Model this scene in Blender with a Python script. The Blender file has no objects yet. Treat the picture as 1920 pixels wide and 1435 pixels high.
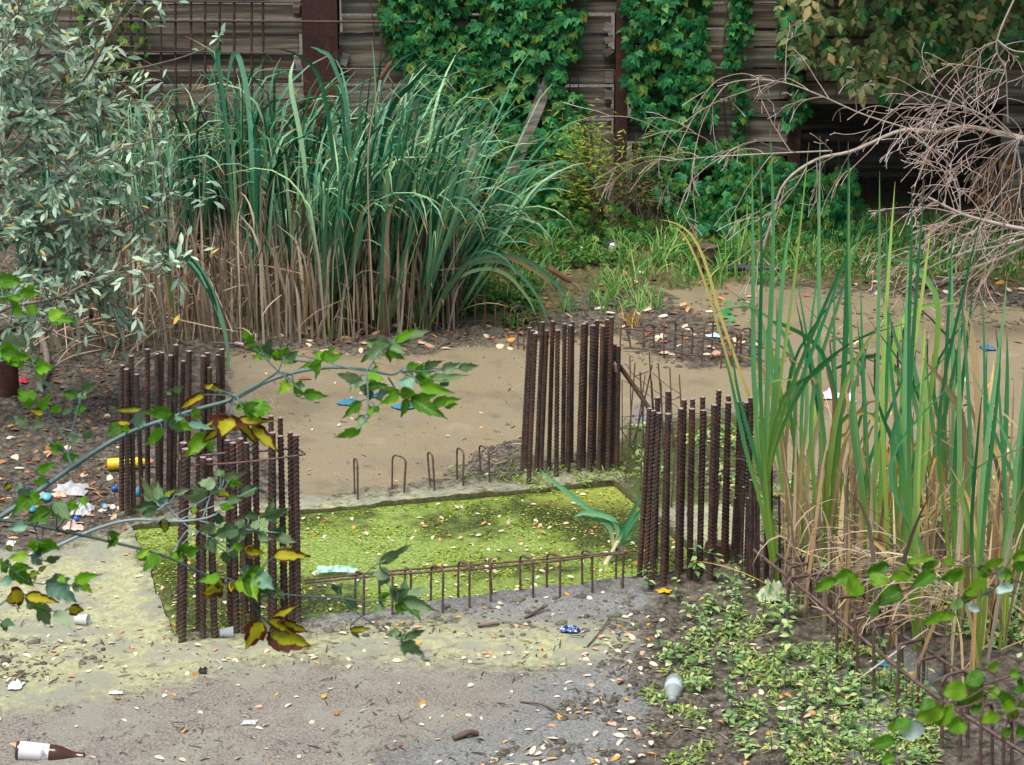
import bpy, math, random
import numpy as np
from math import sin, cos, pi, radians
random.seed(7)
rng = np.random.default_rng(11)
S = bpy.context.scene
COL = S.collection

# ------------------------------------------------------------------ camera, sky, sun, exposure
F = 4500.0; CH = 3.44; TH = radians(16.66)          # focal length in photo pixels, eye height, pitch
cam_d = bpy.data.cameras.new('camera'); cam = bpy.data.objects.new('camera', cam_d); COL.objects.link(cam)
cam.location = (0, 0, CH); cam.rotation_euler = (pi/2 - TH, 0, 0)
cam_d.sensor_width = 36; cam_d.lens = 36*F/1920; cam_d.clip_end = 500; cam_d.clip_start = 0.05
cam_d.dof.use_dof = True; cam_d.dof.focus_distance = 9.2; cam_d.dof.aperture_fstop = 22
S.camera = cam
SUN_EL, SUN_AZ = radians(70), radians(215)
W = bpy.data.worlds.new('World'); S.world = W; W.use_nodes = True
wn = W.node_tree
sky = wn.nodes.new('ShaderNodeTexSky'); sky.sky_type = 'NISHITA'; sky.sun_disc = False
sky.sun_elevation = SUN_EL; sky.sun_rotation = SUN_AZ; sky.dust_density = 4.0; sky.air_density = 1.0; sky.ozone_density = 1.0
bg = wn.nodes['Background']; bg.inputs['Strength'].default_value = 0.06
wn.links.new(sky.outputs[0], bg.inputs[0])
sl = bpy.data.lights.new('sun', 'SUN'); sl.energy = 1.5; sl.angle = radians(38); sl.color = (1, .965, .91)
so = bpy.data.objects.new('sun', sl); COL.objects.link(so)
so.rotation_euler = (pi/2 - SUN_EL, 0, pi - SUN_AZ)
S.view_settings.view_transform = 'Standard'; S.view_settings.look = 'None'
S.view_settings.exposure = 1.56; S.view_settings.gamma = 1
S.cycles.max_bounces = 6; S.cycles.diffuse_bounces = 3; S.cycles.transmission_bounces = 4; S.cycles.transparent_max_bounces = 6

# ------------------------------------------------------------------ photo pixels -> places
FW = np.array([0, cos(TH), -sin(TH)]); UP = np.array([0, sin(TH), cos(TH)]); RT = np.array([1., 0, 0]); C0 = np.array([0, 0, CH])
def ray(px, py): return FW + RT*((px-960)/F) - UP*((py-717.5)/F)
def G(px, py, z=0.0):                       # where the ground is seen
    d = ray(px, py); return C0 + d*((z-CH)/d[2])
def PY(px, py, Y):                          # on the vertical plane at distance Y
    d = ray(px, py); return C0 + d*(Y/d[1])
def PZ(px, py, Z): return C0 + ray(px, py)*Z  # at depth Z
def pix(P):                                 # back to photo pixels
    Q = P - C0; z = Q@FW
    return 960 + F*(Q@RT)/z, 717.5 - F*(Q@UP)/z

# ------------------------------------------------------------------ helpers
def nrm(v):
    v = np.asarray(v, float); n = np.linalg.norm(v, axis=-1, keepdims=True); return v/np.maximum(n, 1e-9)
def hash2(i, j, s):
    h = (i*374761393 + j*668265263 + s*1442695041) & 0x7fffffff
    h = ((h ^ (h >> 13))*1274126177) & 0x7fffffff
    return ((h ^ (h >> 16)) & 0xffff)/65535.0
def vn(x, y, s=0):
    x = np.asarray(x, float); y = np.asarray(y, float)
    i = np.floor(x).astype(np.int64); j = np.floor(y).astype(np.int64); fx = x-i; fy = y-j
    fx = fx*fx*(3-2*fx); fy = fy*fy*(3-2*fy)
    a = hash2(i, j, s); b = hash2(i+1, j, s); c = hash2(i, j+1, s); d = hash2(i+1, j+1, s)
    return (a*(1-fx)+b*fx)*(1-fy) + (c*(1-fx)+d*fx)*fy
def fbm(x, y, s=0, o=4):
    t = 0; a = .5; f = 1
    for k in range(o): t = t + a*vn(x*f, y*f, s+k*17); a *= .5; f *= 2.03
    return t

class MB:
    """collects shapes and links them as ONE mesh object"""
    def __init__(s): s.v = []; s.f = []; s.m = []; s.u = []; s.n = 0
    def add(s, v, f, mat=0, uv=None):
        v = np.asarray(v, float).reshape(-1, 3)
        s.v.append(v); s.u.append(np.zeros((len(v), 2)) if uv is None else np.asarray(uv, float).reshape(-1, 2))
        if isinstance(f, np.ndarray): f = [f]
        else:
            by = {}
            for q in f: by.setdefault(len(q), []).append(q)
            f = [np.array(x) for x in by.values()]
        for q in f: s.f.append(q + s.n); s.m.append(np.full(len(q), mat))
        s.n += len(v)
    def mesh(s, name, mats, smooth=True):
        me = bpy.data.meshes.new(name)
        v = np.concatenate(s.v); u = np.concatenate(s.u)
        lv = np.concatenate([q.ravel() for q in s.f]); tot = np.concatenate([np.full(len(q), q.shape[1]) for q in s.f])
        me.vertices.add(len(v)); me.vertices.foreach_set('co', v.ravel().astype(np.float32))
        me.loops.add(len(lv)); me.loops.foreach_set('vertex_index', lv.astype(np.int32))
        me.polygons.add(len(tot)); st = np.concatenate([[0], np.cumsum(tot)[:-1]])
        me.polygons.foreach_set('loop_start', st.astype(np.int32))
        me.polygons.foreach_set('material_index', np.concatenate(s.m).astype(np.int32))
        me.polygons.foreach_set('use_smooth', np.full(len(tot), smooth))
        at = me.attributes.new('lf', 'FLOAT2', 'POINT'); at.data.foreach_set('vector', u.ravel().astype(np.float32))
        for m in (mats if isinstance(mats, (list, tuple)) else [mats]): me.materials.append(m)
        me.update(calc_edges=True)
        return me
    def build(s, name, mats, parent=None, smooth=True):
        o = bpy.data.objects.new(name, s.mesh(name, mats, smooth)); COL.objects.link(o)
        if parent: o.parent = parent
        return o

def tag(o, label, cat, group=None, kind=None):
    o['label'] = label; o['category'] = cat
    if group: o['group'] = group
    if kind: o['kind'] = kind
    return o
def empty(name, loc=(0, 0, 0)):
    o = bpy.data.objects.new(name, None); COL.objects.link(o); o.location = loc; o.empty_display_size = .05; return o
def local(mb, root):                        # shift collected points so they sit under an Empty
    L = np.array(root.location); mb.v = [v - L for v in mb.v]; return mb
def linkcopy(o, parent=None):
    c = o.copy(); COL.objects.link(c)
    if parent: c.parent = parent
    for ch in list(o.children): linkcopy(ch, c)
    return c
ORD = 'first second third fourth fifth sixth seventh eighth ninth tenth eleventh twelfth thirteenth fourteenth fifteenth sixteenth seventeenth eighteenth nineteenth twentieth'.split()
def nth(i, n):
    return 'leftmost' if i == 0 else ('rightmost' if i == n-1 else (ORD[i] + ' from left' if i < 20 else 'farther right'))

def tube(mb, P, R, seg=6, mat=0, cap=True, vv=None, capmat=None):
    P = np.asarray(P, float); n = len(P); R = np.broadcast_to(np.asarray(R, float), (n,))
    T = nrm(np.gradient(P, axis=0)); ref = np.array([0, 0, 1.]) if abs(T[0][2]) < .9 else np.array([1., 0, 0])
    a = nrm(np.cross(T[0], ref)); vs = []; us = []
    th = np.arange(seg)*2*pi/seg
    for i in range(n):
        a = nrm(a - T[i]*(a@T[i])); b = np.cross(T[i], a)
        vs.append(P[i] + R[i]*(np.cos(th)[:, None]*a + np.sin(th)[:, None]*b))
        us.append(np.stack([th/(2*pi), np.full(seg, i/(n-1) if vv is None else vv[i])], 1))
    v = np.concatenate(vs); u = np.concatenate(us)
    k = np.arange(seg); kk = (k+1) % seg
    q = np.concatenate([np.stack([i*seg+k, i*seg+kk, (i+1)*seg+kk, (i+1)*seg+k], 1) for i in range(n-1)])
    mb.add(v, q, mat, u)
    if cap:
        mb.add(vs[0][::-1], [tuple(range(seg))], mat, us[0]); mb.add(vs[-1], [tuple(range(seg))], mat if capmat is None else capmat, us[-1])
def spline(P, n):                           # Catmull-Rom through the points
    P = np.asarray(P, float); m = len(P)
    if m == 2: return P[0] + (P[1]-P[0])*np.linspace(0, 1, n)[:, None]
    Q = np.vstack([2*P[0]-P[1], P, 2*P[-1]-P[-2]]); t = np.linspace(0, m-1-1e-6, n); i = t.astype(int); f = (t-i)[:, None]
    a, b, c, d = Q[i], Q[i+1], Q[i+2], Q[i+3]
    return .5*((2*b) + (c-a)*f + (2*a-5*b+4*c-d)*f*f + (3*b-a-3*c+d)*f**3)
def box(mb, c, s, mat=0, R=None):
    v = np.array([[x, y, z] for x in (-.5, .5) for y in (-.5, .5) for z in (-.5, .5)])*np.asarray(s)
    if R is not None: v = v@np.asarray(R).T
    mb.add(v+np.asarray(c), [(0, 1, 3, 2), (4, 6, 7, 5), (0, 4, 5, 1), (2, 3, 7, 6), (0, 2, 6, 4), (1, 5, 7, 3)], mat)
def lathe(mb, prof, mat=0, seg=20, M=None, mats=None):
    prof = np.asarray(prof, float); n = len(prof); th = np.arange(seg)*2*pi/seg
    v = np.stack([prof[:, 0][:, None]*np.cos(th), prof[:, 0][:, None]*np.sin(th), np.repeat(prof[:, 1][:, None], seg, 1)], 2).reshape(-1, 3)
    if M is not None: v = v@np.asarray(M).T
    k = np.arange(seg); kk = (k+1) % seg
    u = np.stack([np.tile(th/(2*pi), n), np.repeat(np.linspace(0, 1, n), seg)], 1)
    by = {}
    for i in range(n-1):
        by.setdefault(mat if mats is None else mats[i], []).append(np.stack([i*seg+k, i*seg+kk, (i+1)*seg+kk, (i+1)*seg+k], 1))
    first = True
    for m, qs in by.items():
        mb.add(v, np.concatenate(qs), m, u)
def rotm(ax, a):
    ax = nrm(ax); x, y, z = ax; c, s_ = cos(a), sin(a); C = 1-c
    return np.array([[c+x*x*C, x*y*C-z*s_, x*z*C+y*s_], [y*x*C+z*s_, c+y*y*C, y*z*C-x*s_], [z*x*C-y*s_, z*y*C+x*s_, c+z*z*C]])
def ribbon(mb, P, wid, side, mat=0, fold=.25, vscale=1.):
    """blade along P with a folded cross-section; side is the across direction"""
    P = np.asarray(P, float); n = len(P); T = nrm(np.gradient(P, axis=0)); side = np.broadcast_to(np.asarray(side, float), (n, 3))
    s = nrm(side - T*np.sum(side*T, 1, keepdims=True)); nn = np.cross(s, T); w = np.asarray(wid)[:, None]*.5
    v = np.stack([P-s*w, P+nn*w*fold, P+s*w], 1).reshape(-1, 3)
    t = np.linspace(0, 1, n)*vscale
    u = np.stack([np.tile([-1, 0, 1], n), np.repeat(t, 3)], 1)
    i = np.arange(n-1)*3
    q = np.concatenate([np.stack([i, i+1, i+4, i+3], 1), np.stack([i+1, i+2, i+5, i+4], 1)])
    mb.add(v, q, mat, u)
# leaf template: length along +Y from the origin, face up +Z
def leaf_t(L=1., Wd=.5, curl=.15, fold=.12, prof=(.55, 1., .8, .4)):
    n = len(prof); v = [[0, 0, 0]]; u = [[0, 0]]
    for k, p in enumerate(prof):
        y = (k+1)/(n+1)
        z = -curl*y*y
        v += [[-p*Wd/2, y*L, z+fold*p*Wd], [0, y*L, z], [p*Wd/2, y*L, z+fold*p*Wd]]; u += [[-1, y], [0, y], [1, y]]
    v.append([0, L, -curl]); u.append([0, 1]); e = len(v)-1
    f = [(0, 2, 1), (0, 3, 2)]
    for k in range(n-1):
        a = 1+3*k; f += [(a, a+1, a+4), (a, a+4, a+3), (a+1, a+2, a+5), (a+1, a+5, a+4)]
    a = 1+3*(n-1); f += [(a, a+1, e), (a+1, a+2, e)]
    return np.array(v, float), np.array(f), np.array(u, float)
def join_t(parts):
    V = []; Fc = []; U = []; n = 0
    for v, f, u in parts: V.append(v); Fc.append(f+n); U.append(u); n += len(v)
    return np.concatenate(V), np.concatenate(Fc), np.concatenate(U)
def turn_t(t, a, sc=1., off=(0, 0, 0)):
    v, f, u = t; return v@rotm((0, 0, 1), a).T*sc + np.asarray(off), f, u
LEAF = leaf_t()
CREEPER = join_t([turn_t(leaf_t(1, .62, .25), a, s) for a, s in ((-1.45, .62), (-.7, .88), (0, 1), (.7, .88), (1.45, .62))])
ASH = join_t([turn_t(leaf_t(1, .6, .25, .15), a, s, (0, o, 0)) for a, s, o in ((-.9, .8, 0), (.9, .8, 0), (0, 1, .35))])
def frames(d, n):
    d = nrm(d); s = nrm(np.cross(d, n)); n2 = np.cross(s, d); return np.stack([s, d, n2], 2)
def inst(mb, t, loc, fr, sc, mat=0):
    v, f, u = t; M = len(loc); k = len(v)
    V = np.einsum('mij,kj->mki', fr, v)*np.asarray(sc).reshape(-1, 1, 1) + np.asarray(loc)[:, None, :]
    Fc = (f[None] + (np.arange(M)*k)[:, None, None]).reshape(-1, f.shape[1])
    mb.add(V.reshape(-1, 3), Fc, mat, np.tile(u, (M, 1)))
def in_poly(x, y, poly):
    p = np.asarray(poly, float); r = np.zeros(np.shape(x), bool); j = len(p)-1
    for i in range(len(p)):
        xi, yi = p[i]; xj, yj = p[j]
        c = ((yi > y) != (yj > y)) & (x < (xj-xi)*(y-yi)/((yj-yi) if yj != yi else 1e-9)+xi); r ^= c; j = i
    return r
def soft_poly(x, y, poly, soft):
    p = np.asarray(poly, float); d = np.full(np.shape(x), 1e9)
    for i in range(len(p)):
        a = p[i]; b = p[(i+1) % len(p)]; e = b-a; t = np.clip(((x-a[0])*e[0]+(y-a[1])*e[1])/(e@e), 0, 1)
        d = np.minimum(d, np.hypot(x-a[0]-t*e[0], y-a[1]-t*e[1]))
    return np.clip(.5 + np.where(in_poly(x, y, p), d, -d)/(2*soft), 0, 1)

# ------------------------------------------------------------------ materials
class NT:
    def __init__(s, name):
        s.m = bpy.data.materials.new(name); s.m.use_nodes = True; s.t = s.m.node_tree; s.b = s.t.nodes['Principled BSDF']; s.out = s.t.nodes['Material Output']
    def n(s, ty, **kw):
        x = s.t.nodes.new('ShaderNode'+ty)
        for k, v in kw.items():
            if k.startswith('_'): setattr(x, k[1:], v)
            else: s.set(x, k.replace('_', ' '), v)
        return x
    def set(s, x, k, v):
        i = x.inputs[int(k[1:])] if k[0] == 'i' and k[1:].isdigit() else x.inputs[k]
        if hasattr(v, 'outputs'): v = v.outputs[0]
        if isinstance(v, bpy.types.NodeSocket): s.t.links.new(v, i)
        else: i.default_value = v
    def pos(s): return s.n('NewGeometry').outputs['Position']
    def isl(s): return s.n('NewGeometry').outputs['Random Per Island']
    def noise(s, scale, detail=4, rough=.6, vec=None, sc=None):
        v = vec if vec is not None else s.pos()
        if sc is not None:
            mp = s.n('Mapping', Vector=v, Scale=sc); v = mp.outputs[0]
        return s.n('TexNoise', Vector=v, Scale=scale, Detail=detail, Roughness=rough).outputs['Fac']
    def ramp(s, fac, stops, interp='LINEAR'):
        r = s.n('ValToRGB', Fac=fac); cr = r.color_ramp; cr.interpolation = interp
        while len(cr.elements) < len(stops): cr.elements.new(.5)
        for e, (p, c) in zip(cr.elements, stops): e.position = p; e.color = tuple(c)+(1,) if len(c) == 3 else c
        return r.outputs[0]
    def mix(s, f, a, b, blend='MIX'):
        x = s.t.nodes.new('ShaderNodeMix'); x.data_type = 'RGBA'; x.blend_type = blend
        for k, v in ((0, f), (6, a), (7, b)):
            if isinstance(v, bpy.types.NodeSocket): s.t.links.new(v, x.inputs[k])
            else: x.inputs[k].default_value = (tuple(v)+(1,) if not isinstance(v, (int, float)) else v)
        return x.outputs[2]
    def math(s, op, a, b=None, clamp=False):
        x = s.t.nodes.new('ShaderNodeMath'); x.operation = op; x.use_clamp = clamp
        for k, v in ((0, a), (1, b)):
            if v is None: continue
            if isinstance(v, bpy.types.NodeSocket): s.t.links.new(v, x.inputs[k])
            else: x.inputs[k].default_value = v
        return x.outputs[0]
    def step(s, v, a, b):
        x = s.t.nodes.new('ShaderNodeMapRange'); x.interpolation_type = 'SMOOTHSTEP'
        s.t.links.new(v, x.inputs[0]); x.inputs[1].default_value = a; x.inputs[2].default_value = b; return x.outputs[0]
    def bump(s, h, strength=.5, dist=.01):
        return s.n('Bump', Height=h, Strength=strength, Distance=dist).outputs[0]
    def done(s, color, rough=.7, normal=None, spec=None, metal=None):
        s.set(s.b, 'Base Color', color if isinstance(color, bpy.types.NodeSocket) else tuple(color)+(1,))
        s.set(s.b, 'Roughness', rough)
        if normal is not None: s.set(s.b, 'Normal', normal)
        if spec is not None: s.set(s.b, 'Specular IOR Level', spec)
        if metal is not None: s.set(s.b, 'Metallic', metal)
        return s.m
def lin(r, g, b):                            # 0-255 photo tone -> linear
    return tuple((c/255/12.92 if c/255 <= .04045 else ((c/255+.055)/1.055)**2.4) for c in (r, g, b))
def plain(name, c, rough=.5, var=.25, scale=30., **kw):
    t = NT(name); nz = t.noise(scale); c = np.array(c)
    return t.done(t.ramp(nz, [(.3, tuple(c*(1-var))), (.7, tuple(np.minimum(c*(1+var), .95)))]), rough, **kw)
def leafmat(name, stops, rough=.45, trans=.3, tipc=None, basec=None, vein=0., edge=None, spec=.4, sat=1.32):
    """stops: ramp of leaf colours over the leaves, each leaf its own colour"""
    vivid = lambda c: tuple(float(min(max(x, .004), .9)) for x in (1.12*(np.dot(c, (.3, .59, .11))+(np.array(c)-np.dot(c, (.3, .59, .11)))*sat)))
    stops = [(p, vivid(c)) for p, c in stops]; spec *= .6; rough = min(rough+.06, 1)
    t = NT(name); r = t.math('FRACT', t.math('ADD', t.isl(), t.n('ObjectInfo').outputs['Random'])); c = t.ramp(r, stops)
    lf = t.n('Attribute', _attribute_name='lf'); sx = t.n('SeparateXYZ', Vector=lf.outputs['Vector']); u = sx.outputs[0]; v = sx.outputs[1]
    nz = t.noise(60, 3)
    c = t.mix(t.math('MULTIPLY', nz, .5), c, t.mix(1., c, (.45, .5, .4), 'MULTIPLY'))
    if basec: c = t.mix(t.step(v, basec[1], basec[0]), c, basec[2])
    if tipc: c = t.mix(t.step(v, tipc[0], tipc[1]), c, tipc[2])
    au = t.math('ABSOLUTE', u)
    if vein: c = t.mix(t.math('MULTIPLY', t.step(au, .07, .0), vein), c, t.mix(.6, c, (.45, .5, .3)))
    if vein >= .3:
        sv = t.math('FRACT', t.math('MULTIPLY', t.math('SUBTRACT', v, t.math('MULTIPLY', au, .22)), 7.)); c = t.mix(t.math('MULTIPLY', t.step(t.math('ABSOLUTE', t.math('SUBTRACT', sv, .5)), .12, .02), vein*.6), c, t.mix(.6, c, (.45, .5, .3)))
    if edge:                                  # withered brown patches creeping in from the rim on some leaves
        big = t.noise(45, 3, .6)
        k = t.math('ADD', t.math('MULTIPLY', au, .75), t.math('MULTIPLY', big, .9))
        thr = t.math('MULTIPLY', t.step(r, edge[0], edge[0]+.1), edge[1])
        m = t.step(t.math('ADD', k, thr), 1.22, 1.32)
        c = t.mix(m, c, edge[2])
    t.set(t.b, 'Base Color', c); t.set(t.b, 'Roughness', rough); t.set(t.b, 'Specular IOR Level', spec)
    tr = t.n('BsdfTranslucent', Color=t.mix(.5, c, t.mix(1., c, (1.2, 1.25, .5), 'MULTIPLY')))
    ms = t.n('MixShader', Fac=trans, i1=t.b.outputs[0], i2=tr.outputs[0])
    t.t.links.new(ms.outputs[0], t.out.inputs[0])
    return t.m

def rustmat(name, dark, light, rough=.75, foot=False):
    t = NT(name); n1 = t.noise(55, 5, .65); n2 = t.noise(7, 3)
    c = t.ramp(n1, [(.3, dark), (.52, tuple(.5*(np.array(dark)+light))), (.75, light)])
    c = t.mix(t.math('MULTIPLY', t.step(n2, .5, .68), .5), c, lin(104, 70, 52))
    ob = t.n('ObjectInfo').outputs['Random']; c = t.mix(t.math('MULTIPLY', t.step(ob, .35, 1.), .45), c, t.mix(1., c, (1.25, 1.04, .92), 'MULTIPLY'))
    if foot:
        z = t.n('SeparateXYZ', Vector=t.pos()).outputs[2]; k = t.math('ADD', z, t.math('MULTIPLY', t.math('SUBTRACT', n2, .5), .12)); c = t.mix(t.math('MULTIPLY', t.step(k, .085, .02), .6), c, lin(92, 88, 62))
        st = t.noise(1., 4, .6, sc=(90, 90, 9)); c = t.mix(t.math('MULTIPLY', t.step(st, .55, .68), .3), c, lin(104, 78, 64))
    return t.done(c, rough, t.bump(n1, .3, .002), spec=.3)
M_RUST = rustmat('rust_bar', lin(38, 30, 29), lin(90, 73, 67), foot=True)
M_ROD = rustmat('rust_rod', lin(58, 44, 40), lin(122, 100, 92))
M_CUT = plain('cut_steel', lin(150, 135, 130), .5, .2, 90)
M_POST = rustmat('rust_post', lin(48, 31, 28), lin(74, 47, 41), .8)

def wood(name, a, b):
    t = NT(name); g = t.noise(1., 6, .65, sc=(1.1, 8, 26)); big = t.noise(1.2, 3); r = t.isl()
    c = t.ramp(g, [(.34, tuple(np.array(a)*.6)), (.46, a), (.6, b), (.76, tuple(np.array(b)*1.25))])
    c = t.mix(t.math('MULTIPLY', r, .75), c, t.mix(1., c, (.5, .45, .4), 'MULTIPLY'))
    c = t.mix(t.math('MULTIPLY', t.step(big, .45, .7), .45), c, t.mix(1., c, (.8, .66, .55), 'MULTIPLY'))
    return t.done(c, .85, t.bump(g, .6, .01), spec=.2)
M_PLANK = wood('weathered_plank', lin(98, 93, 82), lin(154, 147, 131))
M_PLANKG = wood('grey_plank', lin(110, 104, 98), lin(150, 142, 134))

# ------------------------------------------------------------------ ground: one sheet with mud, dried scum and duckweed films
PIT = np.array([(248, 988), (1150, 905), (1335, 1066), (328, 1190)], float)      # corners in the photo
PITW = np.array([G(*p)[:2] for p in PIT])
SAND = [[(425, 672), (560, 655), (760, 662), (990, 640), (1000, 860), (900, 870), (760, 905), (560, 930), (430, 800)], [(970, 645), (1190, 632), (1190, 820), (1080, 850), (980, 862)],
        [(1165, 632), (1300, 690), (1430, 690), (1420, 770), (1250, 790), (1165, 740)],
        [(1240, 542), (1400, 532), (1920, 575), (1990, 880), (1500, 1000), (1430, 800), (1430, 640), (1330, 600)]]
FRONT = [[(-100, 1345), (200, 1292), (400, 1240), (700, 1218), (880, 1235), (990, 1290), (930, 1350), (700, 1420), (640, 1560), (-100, 1560)]]
DUCK = [[(-100, 1010), (60, 1045), (250, 985), (335, 1190), (560, 1190), (800, 1165), (1100, 1165), (1190, 1195), (1160, 1235), (1000, 1262), (700, 1236), (450, 1250), (250, 1300), (-100, 1370)],
        [(400, 955), (560, 930), (900, 912), (985, 890), (1150, 880), (1165, 905), (560, 968), (250, 992)],
        [(1170, 900), (1230, 930), (1400, 930), (1440, 1000), (1400, 1065), (1340, 1070)]]
GREY = [[(540, 1170), (800, 1115), (1190, 1080), (1215, 1150), (1100, 1205), (800, 1155), (600, 1190)],
        [(900, 1270), (1190, 1215), (1210, 1330), (1150, 1500), (620, 1500), (760, 1400)], [(-60, 1220), (200, 1200), (260, 1290), (60, 1330), (-60, 1330)],
        [(1690, 1200), (1760, 1240), (1720, 1340), (1640, 1435), (1560, 1435), (1640, 1310)], [(1150, 740), (1440, 730), (1440, 800), (1200, 830)]]
MOSS = [[(920, 890), (940, 860), (985, 850), (1000, 870), (960, 905), (920, 905)], [(1170, 800), (1430, 770), (1440, 940), (1230, 960), (1160, 905)],
        [(840, 560), (1000, 545), (1010, 610), (850, 600)]]
GRASS = [[(860, 585), (840, 380), (2100, 330), (2100, 500), (1900, 545), (1420, 525), (1300, 560), (1130, 545), (1000, 600)]]
def zones(x, y):
    P = np.stack([x, y, np.zeros_like(x)], -1); px, py = pix(P)
    wob = (fbm(x*5, y*5, 3)-.47)*60; px = px+wob; py = py+(fbm(x*4+9, y*4, 5)-.47)*42
    z = lambda L, s: np.max([soft_poly(px, py, p, s) for p in L], 0)
    front = (P@np.array([0, 1., 0]) > 1)
    r = [z(SAND, 22), z(DUCK, 48), z(GREY, 55), z(FRONT, 48), z(MOSS, 35), z(GRASS, 30)]
    return [k*front for k in r]
def height(x, y, zn=None):
    sand, duck, grey, fr, moss, grass = zn if zn is not None else zones(x, y)
    rough = 1 - np.clip(sand*.96+duck*.75+grey*.55+fr*.85, 0, .96)
    h = (fbm(x*3, y*3, 21)-.47)*.035 + (fbm(x*13, y*13, 22)-.47)*.035 + np.maximum(fbm(x*26, y*26, 29, 3)-.5, 0)*.06
    return h*rough + .004*rough + moss*np.maximum(fbm(x*22, y*22, 23)-.42, 0)*.07
xs = np.concatenate([[-60, -30, -15, -8, -5], np.linspace(-3.6, 4.2, 420), [5.5, 8, 15, 30, 60]])
ys = np.concatenate([[-20, 0, 4], np.geomspace(6.2, 15.4, 520), [16.5, 19, 25, 40, 90]])
X, Y = np.meshgrid(xs, ys); zn = zones(X, Y); Z = height(X, Y, zn)
far = (np.abs(X) > 4.8) | (Y > 15.6) | (Y < 5.5); Z[far] *= .2
inpit = soft_poly(X, Y, PITW, .02) ; pg = soft_poly(X, Y, PITW, .005)
cen = PITW.mean(0); PITG = cen + (PITW-cen)*(1+.07/np.linalg.norm(PITW-cen, axis=1, keepdims=True))
Z = np.where(in_poly(X, Y, PITG), -.16, Z)
ny, nx = X.shape; idx = np.arange(nx*ny).reshape(ny, nx)
quads = np.stack([idx[:-1, :-1], idx[:-1, 1:], idx[1:, 1:], idx[1:, :-1]], -1).reshape(-1, 4)

def lg(r, g, b): return tuple(.75*k for k in lin(r, g, b))
def groundmat(name, pool=False):
    t = NT(name)
    za = t.n('Attribute', _attribute_name='za'); zb = t.n('Attribute', _attribute_name='zb')
    sa = t.n('SeparateColor', Color=za.outputs['Color']); sb = t.n('SeparateColor', Color=zb.outputs['Color'])
    sand, duck, grey = sa.outputs[0], sa.outputs[1], sa.outputs[2]; front, moss, grass = sb.outputs[0], sb.outputs[1], sb.outputs[2]
    n0 = t.noise(5, 6, .7); n1 = t.noise(26, 8, .75); n2 = t.noise(95, 6, .8); n3 = t.noise(230, 3, .75)
    mud = t.ramp(n1, [(.38, lg(38, 34, 30)), (.5, lg(96, 88, 76)), (.62, lg(136, 128, 114))])
    mud = t.mix(t.math('MULTIPLY', t.step(n0, .5, .7), .6), mud, lg(98, 92, 74))
    def lay(c, mask, col, hard=.22, nz=n1, k=1.1):
        m = t.math('ADD', mask, t.math('MULTIPLY', t.math('SUBTRACT', nz, .5), k))
        return t.mix(t.step(m, .5-hard, .5+hard), c, col), m
    gr = t.ramp(n2, [(.36, lg(96, 98, 96)), (.5, lg(146, 147, 143)), (.64, lg(176, 176, 170))])
    sn = t.ramp(n2, [(.36, lg(130, 116, 90)), (.5, lg(156, 142, 112)), (.64, lg(174, 161, 131))])
    sn = t.mix(t.step(n3, .57, .64), sn, lg(92, 76, 58)); sn = t.mix(t.math('MULTIPLY', t.step(n0, .42, .62), .55), sn, lg(146, 138, 118))
    nb = t.noise(2.2, 7, .72); sn = t.mix(t.math('MULTIPLY', t.step(nb, .5, .62), .55), sn, t.mix(n2, lg(104, 95, 78), lg(140, 128, 106))); sn = t.mix(t.math('MULTIPLY', t.step(nb, .42, .34), .4), sn, lg(170, 164, 146))
    fr = t.ramp(n2, [(.37, lg(112, 104, 95)), (.5, lg(158, 150, 139)), (.63, lg(186, 180, 168))])
    fr = t.mix(t.step(n3, .55, .61), fr, lg(88, 80, 73)); fr = t.mix(t.math('MULTIPLY', t.step(n0, .46, .6), .5), fr, lg(168, 168, 152))
    dk = t.ramp(n1, [(.36, lg(150, 153, 122)), (.5, lg(186, 188, 142)), (.64, lg(206, 207, 162))])
    dk = t.mix(t.step(n3, .55, .72), dk, lg(208, 204, 150)); dk = t.mix(t.math('MULTIPLY', t.step(n2, .5, .6), .6), dk, lg(128, 130, 116)); dk = t.mix(t.math('MULTIPLY', t.step(n0, .44, .58), .75), dk, t.mix(n2, lg(128, 130, 122), lg(172, 172, 156)))
    ms = t.ramp(n2, [(.3, lg(46, 52, 26)), (.5, lg(82, 92, 44)), (.72, lg(112, 120, 62))])
    gs = t.ramp(n1, [(.38, lg(60, 62, 38)), (.5, lg(104, 102, 62)), (.62, lg(140, 122, 88))])
    nd = t.math('ADD', t.math('ADD', t.math('MULTIPLY', n0, .45), t.math('MULTIPLY', n1, .35)), t.math('MULTIPLY', n2, .2))
    c, _ = lay(mud, grass, gs); c, _ = lay(c, grey, gr, .42, nd, 2.4); c, _ = lay(c, front, fr, .42, nd, 2.4)
    c, m1 = lay(c, duck, dk, .26, nd, 2.6); c, m2 = lay(c, sand, sn, .14, n1, 1.); c, m3 = lay(c, moss, ms, .15, n1, 1.5)
    wet = t.math('ADD', t.math('MULTIPLY', t.math('MAXIMUM', grey, t.math('MULTIPLY', sand, .8)), -.28), .72)
    h = t.math('ADD', t.math('MULTIPLY', n1, .7), t.math('MULTIPLY', n2, .5))
    calm = t.math('SUBTRACT', 1., t.math('MAXIMUM', t.math('MULTIPLY', sand, .9), t.math('MULTIPLY', duck, .5)))
    return t.done(c, wet, t.bump(t.math('MULTIPLY', h, calm), .7, .02), spec=.3)
M_GROUND = groundmat('mud_and_scum')
def zone_attr(me, x, y, zz=None):
    zz = zones(x, y) if zz is None else zz
    for nm, tri in (('za', zz[:3]), ('zb', zz[3:])):
        a = me.attributes.new(nm, 'FLOAT_COLOR', 'POINT')
        a.data.foreach_set('color', np.stack([k.ravel() for k in tri]+[np.ones(x.size)], 1).ravel().astype(np.float32))
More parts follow.
